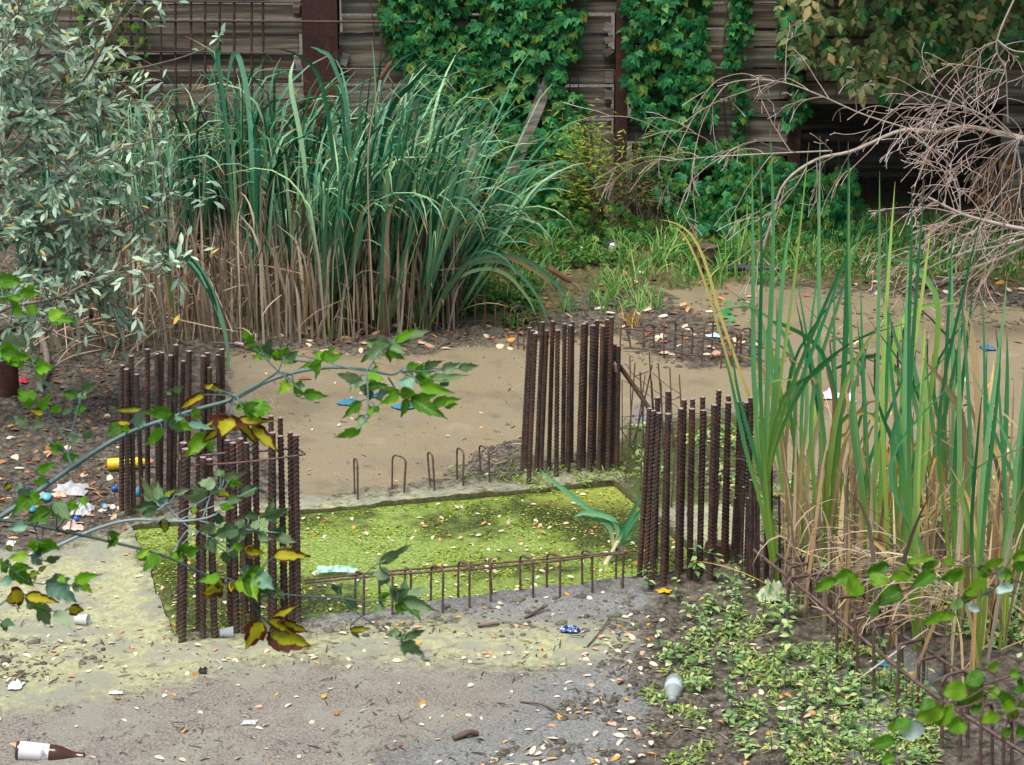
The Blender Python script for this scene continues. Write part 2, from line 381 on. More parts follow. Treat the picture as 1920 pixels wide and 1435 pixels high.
mb = MB(); mb.add(np.stack([X, Y, Z], -1).reshape(-1, 3), quads); g = mb.build('ground', M_GROUND); g['kind'] = 'structure'
zone_attr(g.data, X, Y, zn)
# rim of the pit: top of the buried concrete beams, with the inner face dropping to the water
ring = []
N = 90
for i in range(4):
    a, b = PITW[i], PITW[(i+1) % 4]; a2, b2 = cen+(a-cen)*(1+.16/np.linalg.norm(a-cen)), cen+(b-cen)*(1+.16/np.linalg.norm(b-cen))
    for k in range(N): ring.append((a+(b-a)*k/N, a2+(b2-a2)*k/N))
inn = np.array([r[0] for r in ring]); out = np.array([r[1] for r in ring]); M4 = len(ring)
rows = [(inn, -.2), (inn, -.018), (inn, -.004)] + [(inn+(out-inn)*t, None) for t in (.04, .12, .25, .45, .7, 1.)]
V = []
for k, (xy, z) in enumerate(rows):
    jit = (fbm(xy[:, 0]*9, xy[:, 1]*9, 40)-.47)*.03
    d = nrm(out-inn)
    if k < 4: xy = xy + d*jit[:, None]
    hz = height(xy[:, 0], xy[:, 1]) + .004 if z is None else np.full(M4, z) + (jit*.3 if k == 2 else 0)
    if k == len(rows)-1: hz = hz - .012
    V.append(np.column_stack([xy, hz]))
V = np.concatenate(V); i0 = np.arange(M4); i1 = (i0+1) % M4
q = np.concatenate([np.stack([k*M4+i0, k*M4+i1, (k+1)*M4+i1, (k+1)*M4+i0], 1) for k in range(len(rows)-1)])
mb = MB(); mb.add(V, q[:3*M4, ::-1], 1); mb.add(V, q[3*M4:, ::-1], 0); V = np.concatenate([V, V]); o = mb.build('pit_rim', [M_GROUND, plain('mossy_face', lin(74, 76, 40), .9, .5, 60)]); o['kind'] = 'structure'; zone_attr(o.data, V[:, 0], V[:, 1])
# pond inside the pit, under a bright duckweed film broken by darker floating weed
pxs = np.linspace(0, 1, 60); a, b, c_, d_ = (cen+(PITW-cen)*1.03)
PU, PV = np.meshgrid(pxs, pxs)
PX = (a[0]*(1-PU)+b[0]*PU)*(1-PV) + (d_[0]*(1-PU)+c_[0]*PU)*PV; PYY = (a[1]*(1-PU)+b[1]*PU)*(1-PV) + (d_[1]*(1-PU)+c_[1]*PU)*PV
ppx, ppy = pix(np.stack([PX, PYY, PX*0-.022], -1)); wob = (fbm(PX*6, PYY*6, 60)-.47)*70; ppx = ppx+wob; ppy = ppy+wob*.5
D = np.max([soft_poly(ppx, ppy, p, 45)*w for p, w in (([(960, 945), (1150, 945), (1250, 985), (1250, 1065), (1080, 1010), (1000, 975)], 1.), ([(760, 965), (960, 940), (960, 1000), (800, 1010)], .62),
     ([(270, 1060), (340, 1040), (560, 1090), (700, 1120), (560, 1175), (340, 1190)], .75), ([(560, 965), (700, 958), (700, 985), (560, 990)], .6), ([(880, 1050), (1060, 1050), (1100, 1080), (880, 1100)], .55))], 0)
B = np.max([soft_poly(ppx, ppy, p, 18) for p in ([(1090, 915), (1150, 905), (1230, 970), (1170, 948), (1000, 940)],)], 0)
i = np.arange(3600).reshape(60, 60); q = np.stack([i[:-1, :-1], i[1:, :-1], i[1:, 1:], i[:-1, 1:]], -1).reshape(-1, 4)
mb = MB(); mb.add(np.stack([PX, PYY, PX*0-.016], -1).reshape(-1, 3), q, 0, np.stack([D.ravel(), B.ravel()], 1))
t = NT('pond_weed'); lf = t.n('Attribute', _attribute_name='lf'); sx = t.n('SeparateXYZ', Vector=lf.outputs['Vector'])
n1 = t.noise(12, 6, .7); n2 = t.noise(75, 6, .8); n3 = t.noise(170, 3, .7)
film = t.ramp(n2, [(.36, lg(84, 106, 34)), (.46, lg(122, 150, 62)), (.56, lg(160, 184, 92)), (.66, lg(214, 220, 160))])
dark = t.ramp(n2, [(.4, lg(30, 36, 16)), (.53, lg(62, 74, 28)), (.64, lg(138, 150, 70))])
m = t.math('ADD', t.math('ADD', t.math('MULTIPLY', sx.outputs[0], 1.35), .06), t.math('ADD', t.math('MULTIPLY', t.math('SUBTRACT', n1, .5), 1.5), t.math('MULTIPLY', t.math('SUBTRACT', n2, .5), 1.8)))
c = t.mix(t.step(m, .36, .64), film, dark)
vo = t.n('TexVoronoi', Vector=t.pos(), Scale=130.); sp = t.math('MULTIPLY', t.step(vo.outputs['Distance'], .3, .2), t.step(n1, .4, .55))
c = t.mix(t.math('MULTIPLY', sp, .8), c, lg(196, 196, 112)); c = t.mix(sx.outputs[1], c, t.ramp(n2, [(.3, lg(150, 164, 70)), (.7, lg(176, 186, 92))]))
o = mb.build('pond_water', t.done(c, .38, t.bump(t.math('ADD', n2, n3), .5, .006), spec=.5)); o['kind'] = 'structure'
def gz(x, y): return float(height(np.array([x]), np.array([y]))[0])
def GG(px, py):
    p = G(px, py); p[2] = gz(p[0], p[1]); return p

# ------------------------------------------------------------------ plank wall and steel posts
WY = 15.3
wall = tag(empty('plank_wall', (0, WY, 0)), 'weathered grey plank wall between rusty steel posts closing off the back', 'wall')
bays = [(-700, 572), (634, 1153), (1176, 1482), (1500, 2600)]
for bi, (x0, x1) in enumerate(bays):
    X0, X1 = PY(x0, 200, WY)[0], PY(x1, 200, WY)[0]; mb = MB(); z = -.05; k = 0
    while z < 3.3:
        h = random.uniform(.09, .17); a = X0+random.uniform(-.02, .05); b = X1-random.uniform(-.02, .05); gap = random.uniform(.006, .018)
        if bi == 3 and .02 < z < .62: a = PY(1880, 200, WY)[0]        # boards missing low on the right: a dark hollow behind
        cuts = [a, b] if b-a < 1.4 or random.random() < .5 else [a, a+(b-a)*random.uniform(.35, .65), b]
        for u, v in zip(cuts[:-1], cuts[1:]):
            n = 8; tl = random.uniform(-.006, .006); yo = random.uniform(-.01, .01)
            xx = np.linspace(u+.002, v-.002, n); top = z+h-gap+tl*np.linspace(-1, 1, n)+rng.normal(0, .002, n); bot = z+tl*np.linspace(-1, 1, n)+rng.normal(0, .003, n)
            ty = random.uniform(-.01, .01)
            ring = np.stack([np.stack([xx, np.full(n, yo-.018), bot], 1), np.stack([xx, np.full(n, yo-.018+ty), top], 1), np.stack([xx, np.full(n, yo+.018+ty), top], 1), np.stack([xx, np.full(n, yo+.018), bot], 1)], 1).reshape(-1, 3)
            ii = np.arange(n-1)*4; q = np.concatenate([np.stack([ii+j, ii+(j+1) % 4, ii+4+(j+1) % 4, ii+4+j], 1) for j in range(4)])
            mb.add(ring, np.concatenate([q, [[0, 3, 2, 1]], [[4*n-4, 4*n-3, 4*n-2, 4*n-1]]]))
        z += h
    mb.build('plank_panel', M_PLANK, wall, smooth=False)
for (x0, x1) in ((570, 636), (1153, 1177), (1482, 1500)):
    A, B_ = PY(x0, 200, WY-.1)[0], PY(x1, 200, WY-.1)[0]; mb = MB(); w = B_-A; m_ = (A+B_)/2
    wf = w if w > .15 else .08
    box(mb, (m_, -.105, 1.3), (wf, .014, 2.8)); box(mb, (m_, .0, 1.3), (.012, .196, 2.8)); box(mb, (m_, .105, 1.3), (wf, .014, 2.8))
    mb.build('steel_post', M_POST, wall, smooth=False)
mb = MB()
for (x, y, w, h, r) in [(1140, 52, 16, 16, .3), (1142, 74, 18, 12, -.3), (1141, 97, 18, 12, -.6), (1142, 145, 16, 20, 0), (1142, 178, 18, 16, .1), (1143, 212, 14, 18, 0), (556, 12, 14, 24, .1), (560, 118, 12, 30, -.2), (646, 112, 14, 22, .3), (566, 186, 10, 14, .5)]:
    p = PY(x, y, WY-.045); box(mb, p-np.array([0, WY, 0]), (w/300, .05, h/300), 0, rotm((0, 1, 0), r))
mb.build('wedge_block', M_PLANKG, wall, smooth=False)
# plank box added behind the hollow: back, side and roof boards keep it dark
shade_box = tag(empty('hollow_shade_box', (3.2, WY+.6, 0)), 'added plank box darkening the hollow in the wall at far right', 'shade_box')
mb = MB(); box(mb, (0, .65, .55), (3.4, .04, 1.3)); box(mb, (-1.68, 0, .55), (.04, 1.25, 1.3)); box(mb, (1.68, 0, .55), (.04, 1.25, 1.3)); mb.build('wall', M_PLANK, shade_box, False)
mb = MB(); box(mb, (0, 0, 1.23), (3.5, 1.15, .04)); mb.build('roof', M_PLANK, shade_box, False)
# steel mesh leaning on the wall at left
mesh_y = WY-.16
root = tag(empty('rebar_mesh', PY(380, 200, mesh_y)), 'rusty grid of thin rods standing against the planks left of the wide post', 'rebar grid'); mb = MB()
for x in (245, 270, 300, 330, 357, 385, 413, 440, 473, 492): tube(mb, [PY(x, -160, mesh_y), PY(x+random.uniform(-2, 2), 100, mesh_y), PY(x+random.uniform(-4, 4), 260, mesh_y)], .0085, 5)
local(mb, root).build('upright_rod', M_RUST, root)
for y, xa, xb in ((40, 60, 780), (3, 200, 560), (98, 225, 500)):
    mb = MB(); tube(mb, [PY(xa, y-1, mesh_y-.012), PY((xa+xb)/2, y, mesh_y-.012), PY(xb, y+2, mesh_y-.012)], .009 if y == 40 else .005, 6); local(mb, root).build('cross_rod', M_RUST, root)
# planks leaning in the creeper
for pts, w, lab in (([PY(1003, 215, 15.1), PY(1038, 128, 15.2)], .075, 'grey board end sticking up slanted out of the creeper'), ([PY(888, 340, 14.6), PY(884, 262, 14.65)], .06, 'grey weathered board standing half hidden behind the cattail tips')):
    mb = MB(); a, b = pts; a = b + (a-b)*(b[2]+.02)/(b[2]-a[2]); L = np.linalg.norm(b-a); d = (b-a)/L; s = nrm(np.cross(d, (0, -1, 0))); R = np.stack([s, np.cross(d, s), d], 1)
    box(mb, (a+b)/2, (w, .03, L), 0, R); tag(mb.build('leaning_board', M_PLANKG, None, False), lab, 'board')

# ------------------------------------------------------------------ ribbed bars
def rebar_mesh(name, r0=.0125, L=.75, hand=1):
    pitch = .0165; per = 6; n = int(L/pitch)*per; seg = 20
    zz = np.linspace(0, L, n+1); th = np.arange(seg)*2*pi/seg
    ph = (zz[:, None]/pitch + 1.3*hand*np.abs(((th+pi) % (2*pi))-pi)[None]/pi*1.2)
    prof = np.clip(1.6-3.4*np.abs(((ph % 1)-.5)*2*.9), 0, 1)
    fl = np.exp(-((np.abs(np.abs(((th+pi) % (2*pi))-pi)-pi/2)/.16)**2))
    rr = r0*.94*(1+.26*np.maximum(prof*(1-fl)[None], fl[None]))
    v = np.stack([rr*np.cos(th), rr*np.sin(th), np.repeat(zz[:, None], seg, 1)], -1).reshape(-1, 3)
    k = np.arange(seg); kk = (k+1) % seg; i = np.arange(n)[:, None]*seg
    q = np.stack([i+k, i+kk, i+seg+kk, i+seg+k], -1).reshape(-1, 4)
    mb = MB(); mb.add(v, q); top = v[-seg:]*np.array([.97, .97, 1])+np.array([0, 0, .002])
    mb.add(np.concatenate([v[-seg:], top]), np.stack([k, kk, kk+seg, k+seg], 1), 0); mb.add(top, [tuple(range(seg))], 1)
    return mb.mesh(name, [M_RUST, M_CUT], True)
RB = [rebar_mesh('ribbed_bar'), rebar_mesh('ribbed_bar', hand=-1)]
RBT = rebar_mesh('thin_ribbed_bar', .0125, .75)
def place_bars(lst, where, adj, group, name='rebar', dia=None):
    lst = sorted(lst, key=lambda b: b[0]); n = len(lst)
    for i, (xt, yt, xb, yb, w) in enumerate(lst):
        a = GG(xb, yb); b = PY(xt, yt, a[1]+random.uniform(-.01, .01)); a[2] -= .03; a = a-(b-a)*.02
        Zd = (a-C0)@FW; rad = np.clip(w/2*.98*Zd/F, .004, .018); L = np.linalg.norm(b-a); d = (b-a)/L
        o = bpy.data.objects.new(name, RB[i % 2] if rad > .009 else RBT); COL.objects.link(o)
        x = nrm(np.cross((0, 1, 0), d)); y = np.cross(d, x); an = random.choice([0, pi, .6, -.7, pi/2, 2.4])+random.uniform(-.3, .3)
        xx = x*cos(an)+y*sin(an); yy = np.cross(d, xx)
        from mathutils import Matrix
        o.matrix_world = Matrix([[xx[k]*rad/.0133, yy[k]*rad/.0133, d[k]*L/.75, a[k]] for k in range(3)]+[[0, 0, 0, 1]])
        tag(o, f'{adj} bar, {nth(i, n)} {where}', 'rebar', group)
def zl(lst, ox, oy, s): return [(ox+a/s, oy+b/s, ox+c/s, oy+d/s, w/s) for a, b, c, d, w in lst]
LBK = zl([(115, 183, 108, 1300, 36), (147, 212, 155, 1315, 42), (182, 112, 200, 1300, 38), (225, 250, 265, 1230, 36), (303, 62, 305, 1190, 38), (375, 97, 385, 1210, 38), (412, 87, 402, 1190, 36), (477, 108, 462, 1180, 40), (517, 30, 498, 1170, 40),
  (572, 150, 545, 1150, 38), (615, 75, 600, 1180, 42), (722, 112, 715, 1180, 42), (752, 90, 745, 1160, 38), (768, 200, 765, 1180, 36), (830, 105, 850, 1160, 34), (862, 62, 880, 1130, 40)], 200, 640, 3.988)
LFR = zl([(108, 195, 80, 1345, 44), (122, 232, 98, 1388, 48), (200, 180, 198, 1325, 38), (225, 282, 222, 1370, 40), (262, 293, 295, 1355, 40), (372, 180, 390, 1290, 36), (403, 195, 425, 1330, 38), (450, 170, 470, 1330, 36), (484, 195, 525, 1285, 34),
  (471, 108, 482, 1190, 32), (538, 85, 552, 1265, 38), (632, 35, 625, 1275, 32), (639, 135, 648, 1290, 38), (687, 45, 705, 1240, 32), (689, 155, 718, 1248, 36), (747, 133, 758, 1255, 34), (778, 150, 795, 1275, 40)], 310, 770, 3.189)
RBK = zl([(140, 148, 78, 1275, 36), (162, 170, 100, 1300, 36), (184, 195, 130, 1380, 40), (243, 103, 190, 1290, 36), (275, 170, 225, 1300, 36), (323, 98, 290, 1270, 36), (361, 168, 350, 1325, 38), (417, 118, 402, 1270, 36), (461, 130, 440, 1300, 42), (478, 100, 470, 1220, 34),
  (567, 118, 525, 1305, 42), (582, 105, 562, 1260, 38), (641, 130, 612, 1300, 42), (672, 90, 645, 1250, 38), (720, 135, 685, 1300, 40), (758, 85, 715, 1270, 42), (787, 65, 755, 1300, 38), (815, 278, 795, 1270, 36), (842, 292, 828, 1295, 40)], 960, 580, 4.221)
RFR = zl([(198, 228, 130, 1320, 32), (222, 243, 172, 1340, 34), (258, 257, 208, 1380, 38), (250, 158, 232, 1290, 34), (317, 118, 305, 1300, 34), (317, 262, 282, 1372, 40), (420, 172, 395, 1290, 34), (398, 228, 375, 1362, 38), (474, 168, 460, 1290, 32), (470, 230, 453, 1315, 38),
  (538, 155, 525, 1290, 32), (542, 240, 517, 1305, 38), (642, 112, 605, 1260, 34), (612, 205, 583, 1340, 40), (704, 148, 690, 1225, 32), (703, 190, 670, 1235, 38), (778, 185, 752, 1210, 38), (815, 190, 778, 1240, 34), (848, 158, 820, 1245, 36)], 1160, 700, 3.416)
THN = zl([(790, 425, 765, 1240, 20), (800, 730, 782, 1300, 20), (830, 800, 828, 1330, 22), (848, 685, 848, 1400, 26), (868, 700, 880, 1400, 24), (893, 815, 893, 1395, 22), (980, 580, 985, 1395, 16), (1028, 780, 1035, 1390, 16), (945, 775, 938, 1385, 22), (955, 700, 955, 1350, 18), (650, 650, 620, 1010, 12), (745, 800, 720, 1260, 18)], 1160, 700, 3.416)
FLB = zl([(200, 200, 205, 1125, 52), (335, 120, 345, 1120, 48), (410, 90, 460, 1135, 40), (595, 60, 618, 1130, 32), (642, 50, 650, 1135, 40)], 740, 440, 6.521)
FRB = zl([(1285, 540, 1280, 960, 22), (1400, 430, 1400, 800, 20), (1455, 235, 1440, 800, 22), (1505, 345, 1520, 870, 22), (1572, 280, 1550, 985, 22), (1650, 380, 1625, 1260, 20), (1687, 340, 1660, 1250, 18), (1805, 400, 1810, 1200, 18), (1865, 560, 1850, 1000, 18)], 1400, 560, 5.333)
place_bars(LBK, 'in the cluster by the yellow bottle', 'ribbed rusty', 'upright bars at the back left pond corner')
place_bars(LFR, 'in the front left cluster', 'ribbed rusty', 'upright bars at the front left pond corner')
place_bars(RBK, 'in the back right cluster', 'ribbed rusty', 'upright bars at the back right pond corner')
place_bars(RFR, 'in the front right cluster', 'ribbed rusty', 'upright bars at the front right pond corner')
place_bars(THN, 'beside the front right cluster', 'slim rusty', 'slim bars by the front right corner')
place_bars(FLB, 'at the tall cattail stand edge', 'dark rusty', 'bars at the edge of the cattail stand')
place_bars(FRB, 'among the cattails at right', 'slim rusty', 'bars among the right cattails')

def rod(name, P, r, label, cat, group=None, n=16, mat=None, seg=6):
    mb = MB(); tube(mb, spline(P, n), r, seg); return tag(mb.build(name, mat or M_ROD), label, cat, group)
# stirrup looped round the front left cluster
zr = lambda x, y, D: PY(310+x/3.189, 770+y/3.189, D)
D1 = G(335, 1195)[1]; D2 = D1+.33
rod('tie_bar', [zr(190, 272, D2), zr(95, 262, D2-.1), zr(88, 285, D1-.03), zr(95, 312, D1-.03), zr(125, 327, D1-.03), zr(400, 315, D1), zr(640, 290, D1+.02), zr(800, 268, D1+.06), zr(836, 258, D1+.08)], .0042, 'bent thin bar tied in front of the front left bar cluster', 'tie bar', n=50)
rod('tie_bar', [zr(190, 272, D2), zr(400, 252, D2), zr(620, 238, D2), zr(735, 228, D2), zr(800, 235, D2-.1), zr(832, 262, D1+.15)], .005, 'thin bar tied behind the front left bar cluster', 'tie bar', n=30)

# ------------------------------------------------------------------ hairpin stirrups in rows
def hairpin(b1, b2, t1, t2, r=.0045):
    """legs from ground points b1, b2 up to the two shoulders t1, t2 (world points)"""
    mb = MB(); b1 = np.array(b1); b2 = np.array(b2); b1[2] -= .03; b2[2] -= .03; d = t2-t1; L = np.linalg.norm(d); k = min(.03, L*.45)
    u1 = nrm(t1-b1); u2 = nrm(t2-b2); dd = d/max(L, 1e-6)
    P = [b1, b1+(t1-b1)*.5, t1-u1*k]
    for a in (.35, .7): P.append(t1-u1*k*(1-a)**2+dd*k*a*a)
    P += [t1+dd*k, t2-dd*k]
    for a in (.7, .35): P.append(t2-u2*k*(1-a)**2-dd*k*a*a)
    P += [t2-u2*k, b2+(t2-b2)*.5, b2]
    tube(mb, spline(P, 40), r, 6); return mb.build('rebar_stirrup', M_ROD)
def row(lst, ox, oy, s, where, group, r=.0045):
    lst = sorted(lst, key=lambda h: h[4]); n = len(lst)
    for i, (x1, y1, x2, y2, tx1, ty1, tx2, ty2) in enumerate(lst):
        f = lambda x, y: (ox+x/s, oy+y/s)
        b1 = GG(*f(x1, y1)); b2 = GG(*f(x2, y2)); t1 = PY(*f(tx1, ty1), b1[1]); t2 = PY(*f(tx2, ty2), b2[1])
        tag(hairpin(b1, b2, t1, t2, r), f'thin rusty hoop, {nth(i, n)} {where}', 'stirrup', group)
row([(75, 1335, 92, 1365, 70, 1130, 90, 1150), (283, 1308, 350, 1335, 287, 1112, 362, 1135), (500, 1285, 524, 1315, 482, 1096, 512, 1115), (648, 1258, 682, 1297, 648, 1072, 686, 1095), (783, 1235, 832, 1272, 772, 1058, 826, 1085)], 640, 480, 2.99, 'along the far side of the pond', 'hoops behind the pond')
row([(75, 520, 122, 600, 80, 350, 128, 362), (215, 530, 285, 592, 212, 338, 287, 350), (352, 500, 388, 575, 358, 328, 390, 340), (500, 520, 567, 582, 505, 314, 572, 332), (655, 502, 718, 552, 655, 290, 718, 312), (848, 490, 838, 530, 828, 278, 834, 290), (1005, 470, 1075, 512, 1000, 258, 1074, 280), (1152, 455, 1225, 498, 1152, 246, 1228, 262), (1352, 430, 1408, 467, 1348, 226, 1406, 242), (1540, 405, 1575, 452, 1540, 212, 1584, 228)], 640, 955, 2.99, 'along the near side of the pond', 'hoops before the pond', .005)
row([(500, 480, 640, 430, 510, 285, 640, 268), (595, 655, 720, 565, 590, 330, 715, 302), (588, 690, 830, 600, 588, 388, 828, 356), (868, 890, 1020, 760, 860, 500, 1018, 480), (995, 970, 1135, 830, 962, 582, 1110, 565), (1075, 1080, 1235, 960, 1070, 662, 1226, 635), (1205, 1172, 1352, 1020, 1212, 762, 1352, 726), (1320, 1112, 1475, 1010, 1324, 848, 1470, 815), (1452, 1370, 1602, 1320, 1456, 940, 1590, 900), (1555, 1430, 1600, 1345, 1560, 1080, 1600, 1040), (1668, 1500, 1738, 1440, 1675, 1105, 1735, 1088), (1800, 1520, 1848, 1470, 1800, 1210, 1846, 1180)], 1280, 955, 2.99, 'in the lower right row', 'hoops in the lower right row', .0062)
row([(130, 590, 270, 560, 150, 260, 195, 255), (405, 590, 520, 560, 400, 295, 515, 292), (630, 672, 750, 570, 628, 264, 765, 262), (825, 712, 940, 660, 842, 330, 955, 322), (1045, 757, 1160, 640, 1090, 268, 1185, 258), (1262, 792, 1440, 640, 1295, 480, 1455, 400), (1480, 732, 1600, 690, 1490, 350, 1605, 330), (1420, 640, 1500, 640, 1470, 440, 1500, 420)], 1140, 560, 6, 'of the far row right of the clusters', 'hoops right of the back cluster')
row([(765, 1150, 822, 1130, 770, 742, 815, 738), (985, 1150, 1105, 1150, 982, 745, 1105, 740), (1235, 1165, 1350, 1135, 1230, 840, 1342, 815), (1425, 1210, 1570, 1180, 1418, 900, 1560, 855), (1510, 1400, 1700, 1200, 1502, 970, 1700, 968), (1582, 1420, 1800, 1250, 1572, 1035, 1790, 1020), (1650, 1300, 1760, 1250, 1640, 1080, 1760, 1065)], 740, 440, 6.521, 'of those right of the tall cattails', 'hoops right of the tall cattails')
row([(880, 830, 995, 800, 830, 410, 985, 395), (990, 780, 1180, 700, 1000, 500, 1190, 495), (1110, 880, 1290, 760, 1120, 575, 1280, 560)], 1400, 560, 5.333, 'of those among the right cattails', 'hoops among the right cattails')
# long bars lying through the hoops
def long(pts, hs, r, label, ox=0, oy=0, s=1.):
    P = []
    for (x, y), gy in zip(pts, hs): P.append(PY(ox+x/s, oy+y/s, G(ox+x/s, oy+gy/s)[1]))
    return rod('tie_bar', P, r, label, 'tie bar', 'long bars through the hoops', 30)
long([(1705-1912, 400), (300, 345), (900, 300), (1660, 232)], [560, 545, 470, 410], .0042, 'upper of two parallel rods through the hoops before the pond', 640, 955, 2.99)
long([(1712-1912, 414), (300, 366), (900, 322), (1580, 246)], [600, 585, 520, 455], .0042, 'lower of two parallel rods through the hoops before the pond', 640, 955, 2.99)
long([(400, 230), (850, 590), (1050, 760), (1300, 960), (1560, 1140), (1920, 1370)], [470, 880, 1000, 1180, 1400, 1560], .0068, 'long brown rod along the near side of the lower right hoops', 1280, 955, 2.99)
long([(430, 180), (900, 510), (1370, 790), (1580, 930), (1800, 1060)], [400, 720, 1000, 1200, 1350], .006, 'long brown rod along the far side of the lower right hoops', 1280, 955, 2.99)
long([(80, 330), (620, 380), (1250, 470), (1900, 580)], [570, 600, 680, 740], .0055, 'reddish rod through the hoops right of the back right cluster', 1140, 560, 6)
long([(170, 552), (750, 600), (1000, 640), (1640, 642)], [600, 630, 690, 740], .005, 'low dark rod near the mud under the far right hoops', 1140, 560, 6)
long([(1000, 490), (1300, 640), (1680, 745)], [700, 800, 950], .004, 'thin slanting rod between the slim bars among the right cattails', 1400, 560, 5.333)
long([(1370, 410), (1480, 390), (1730, 540)], [790, 800, 900], .004, 'thin bent rod across the tops of slim bars among cattails', 1400, 560, 5.333)
long([(0, 690), (180, 655), (330, 640)], [1120, 1130, 1130], .003, 'thin wire between bars at the edge of the cattail stand', 740, 440, 6.521)
# tangle of rods between the two right clusters
TG = [((163, 110), (165, 560), 11), ((203, 160), (128, 1085), 12), ((308, 85), (326, 490), 12), ((375, 165), (398, 500), 14), ((462, 200), (470, 420), 12), ((533, 250), (540, 500), 12), ((330, 175), (180, 770), 13), ((278, 250), (190, 880), 10), ((240, 230), (262, 680), 14), ((395, 308), (405, 640), 14), ((325, 290), (335, 520), 12),
      ((515, 680), (470, 1265), 10), ((580, 770), (592, 1405), 8), ((365, 540), (390, 1160), 10), ((738, 560), (755, 880), 9), ((270, 400), (240, 1150), 8), ((450, 560), (500, 790), 12), ((105, 300), (110, 900), 9), ((670, 1000), (585, 1320), 7), ((500, 980), (480, 1250), 8)]
TG.sort(key=lambda t: t[0][0])
for i, ((x1, y1), (x2, y2), w) in enumerate(TG):
    f = lambda x, y: (1140+x/3.987, 640+y/3.987)
    gy = max(y2, 560) if y2 > 850 else y2+240 if y2 > 480 else 760
    b = GG(*f(x2, y2)) if y2 > 850 else PY(*f(x2, y2), G(*f(x2, 820))[1])
    a = PY(*f(x1, y1), b[1]+random.uniform(-.04, .04)); b = b + nrm(b-a)*(.03 if y2 > 850 else .3*0)
    if y2 <= 850: b = a+(b-a)*(a[2]+.03)/max(a[2]-b[2], .02)
    rod('rebar_rod', [a, (a+b)/2+rng.normal(0, .003, 3), b], w/3.987/2*10/F, f'thin leaning rod, {nth(i, len(TG))} in the tangle beside the back cluster', 'rod', 'upright rods of the tangle', 8)
TH_ = [([(95, 567), (180, 560), (275, 556)], 6, 'short level rod low in the tangle between the right clusters', 850), ([(20, 655), (150, 650), (290, 640)], 6, 'lowest level rod at the left of the tangle between the clusters', 850),
       ([(195, 265), (305, 225)], 10, 'short thick rod tilted up in the top of the tangle', 800), ([(290, 552), (600, 542), (880, 528)], 6, 'upper level rod behind the front right cluster', 950), ([(395, 628), (640, 605), (885, 585)], 6, 'lower level rod behind the front right cluster', 950),
       ([(95, 650), (180, 800), (265, 970)], 8, 'pale grey rod sloping down steeply left of the front right cluster', 950), ([(95, 880), (160, 970), (240, 1065)], 6, 'pale thin rod sloping to the mud at the pond corner', 1000), ([(100, 290), (230, 350), (360, 445)], 6, 'thin rod sloping right across the top of the tangle', 850),
       ([(330, 235), (440, 330), (548, 405), (470, 440)], 6, 'hooked thin rod reaching right above the front right cluster', 800), ([(160, 960), (200, 925), (260, 930)], 7, 'pale bent rod end arching by the tangle foot', 980), ([(110, 180), (140, 175), (200, 260), (420, 420), (530, 500)], 6, 'long thin rod sloping from the back cluster to the front one', 850),
       ([(570, 945), (640, 890), (680, 865)], 6, 'short thin rod slanting behind the front right bars', 1050), ([(730, 500), (775, 525)], 7, 'tiny bent rod end seen between front right bars', 900), ([(400, 470), (480, 440), (550, 405)], 6, 'thin rod rising to the right over the front right cluster', 800)]
for pts, w, lab, gy in TH_:
    P = [PY(1140+x/3.987, 640+y/3.987, G(1140+x/3.987, 640+gy/3.987)[1]+.01*k) for k, (x, y) in enumerate(pts)]
    rod('tie_bar', P, w/3.987/2*10/F, lab, 'tie bar', 'level and sloping rods of the tangle', 14, mat=M_ROD)
# smooth pipe with a pinkish cut end hooked on the back right cluster
f = lambda x, y, gy: PY(1140+x/3.987, 640+y/3.987, G(1140+x/3.987, 640+gy/3.987)[1])
pipe = tag(empty('hooked_pipe', f(70, 170, 980)), 'dark sloping pipe with pinkish hooked end leaning on the back right cluster', 'pipe')
mb = MB(); tube(mb, spline([f(72, 172, 975), f(100, 205, 960), f(200, 345, 960), f(305, 500, 980)], 20), .0105, 8); local(mb, pipe).build('shaft', M_RUST, pipe)
mb = MB(); tube(mb, spline([f(68, 226, 980), f(60, 190, 980), f(58, 168, 980), f(72, 170, 976)], 12), .0115, 8); local(mb, pipe).build('hooked_end', plain('worn_pink', lin(150, 118, 112), .6), pipe)
# dark bar stub and hollow block by the front right cluster
mb = MB(); box(mb, GG(1352, 1048)+np.array([0, 0, .03]), (.13, .05, .06), 0, rotm((0, 0, 1), -.4)@rotm((0, 1, 0), .15)); tag(mb.build('steel_angle', M_RUST, None, False), 'dark steel scrap block lying at the foot of the front right bars', 'scrap')

# ------------------------------------------------------------------ foliage materials
G1 = lin(42, 84, 62); G2 = lin(70, 118, 88); G3 = lin(104, 146, 118)
M_CAT = leafmat('cattail_green', [(0, lin(26, 66, 48)), (.35, lin(54, 108, 80)), (.7, lin(116, 166, 138)), (1, lin(176, 206, 160))], .34, .22, tipc=(.93, .99, lin(170, 130, 80)), basec=(.0, .3, lin(110, 130, 70)), spec=.5, sat=1.12)
M_CATR = leafmat('cattail_fresh', [(0, lin(50, 112, 76)), (.4, lin(84, 146, 100)), (.75, lin(130, 180, 130)), (1, lin(178, 198, 108))], .36, .3, tipc=(.95, 1., lin(170, 130, 80)), basec=(.1, .62, lin(136, 172, 70)), spec=.5, sat=1.12)
M_STRAW = leafmat('dead_straw', [(0, lin(98, 84, 72)), (.4, lin(150, 132, 114)), (.8, lin(194, 176, 154)), (1, lin(170, 134, 94))], .7, .15, spec=.2, sat=.9)
M_STRAWO = leafmat('dead_straw_orange', [(0, lin(160, 130, 96)), (.4, lin(206, 174, 128)), (.7, lin(226, 204, 158)), (.88, lin(224, 188, 116)), (1, lin(214, 150, 76))], .7, .25, spec=.2, sat=.95)
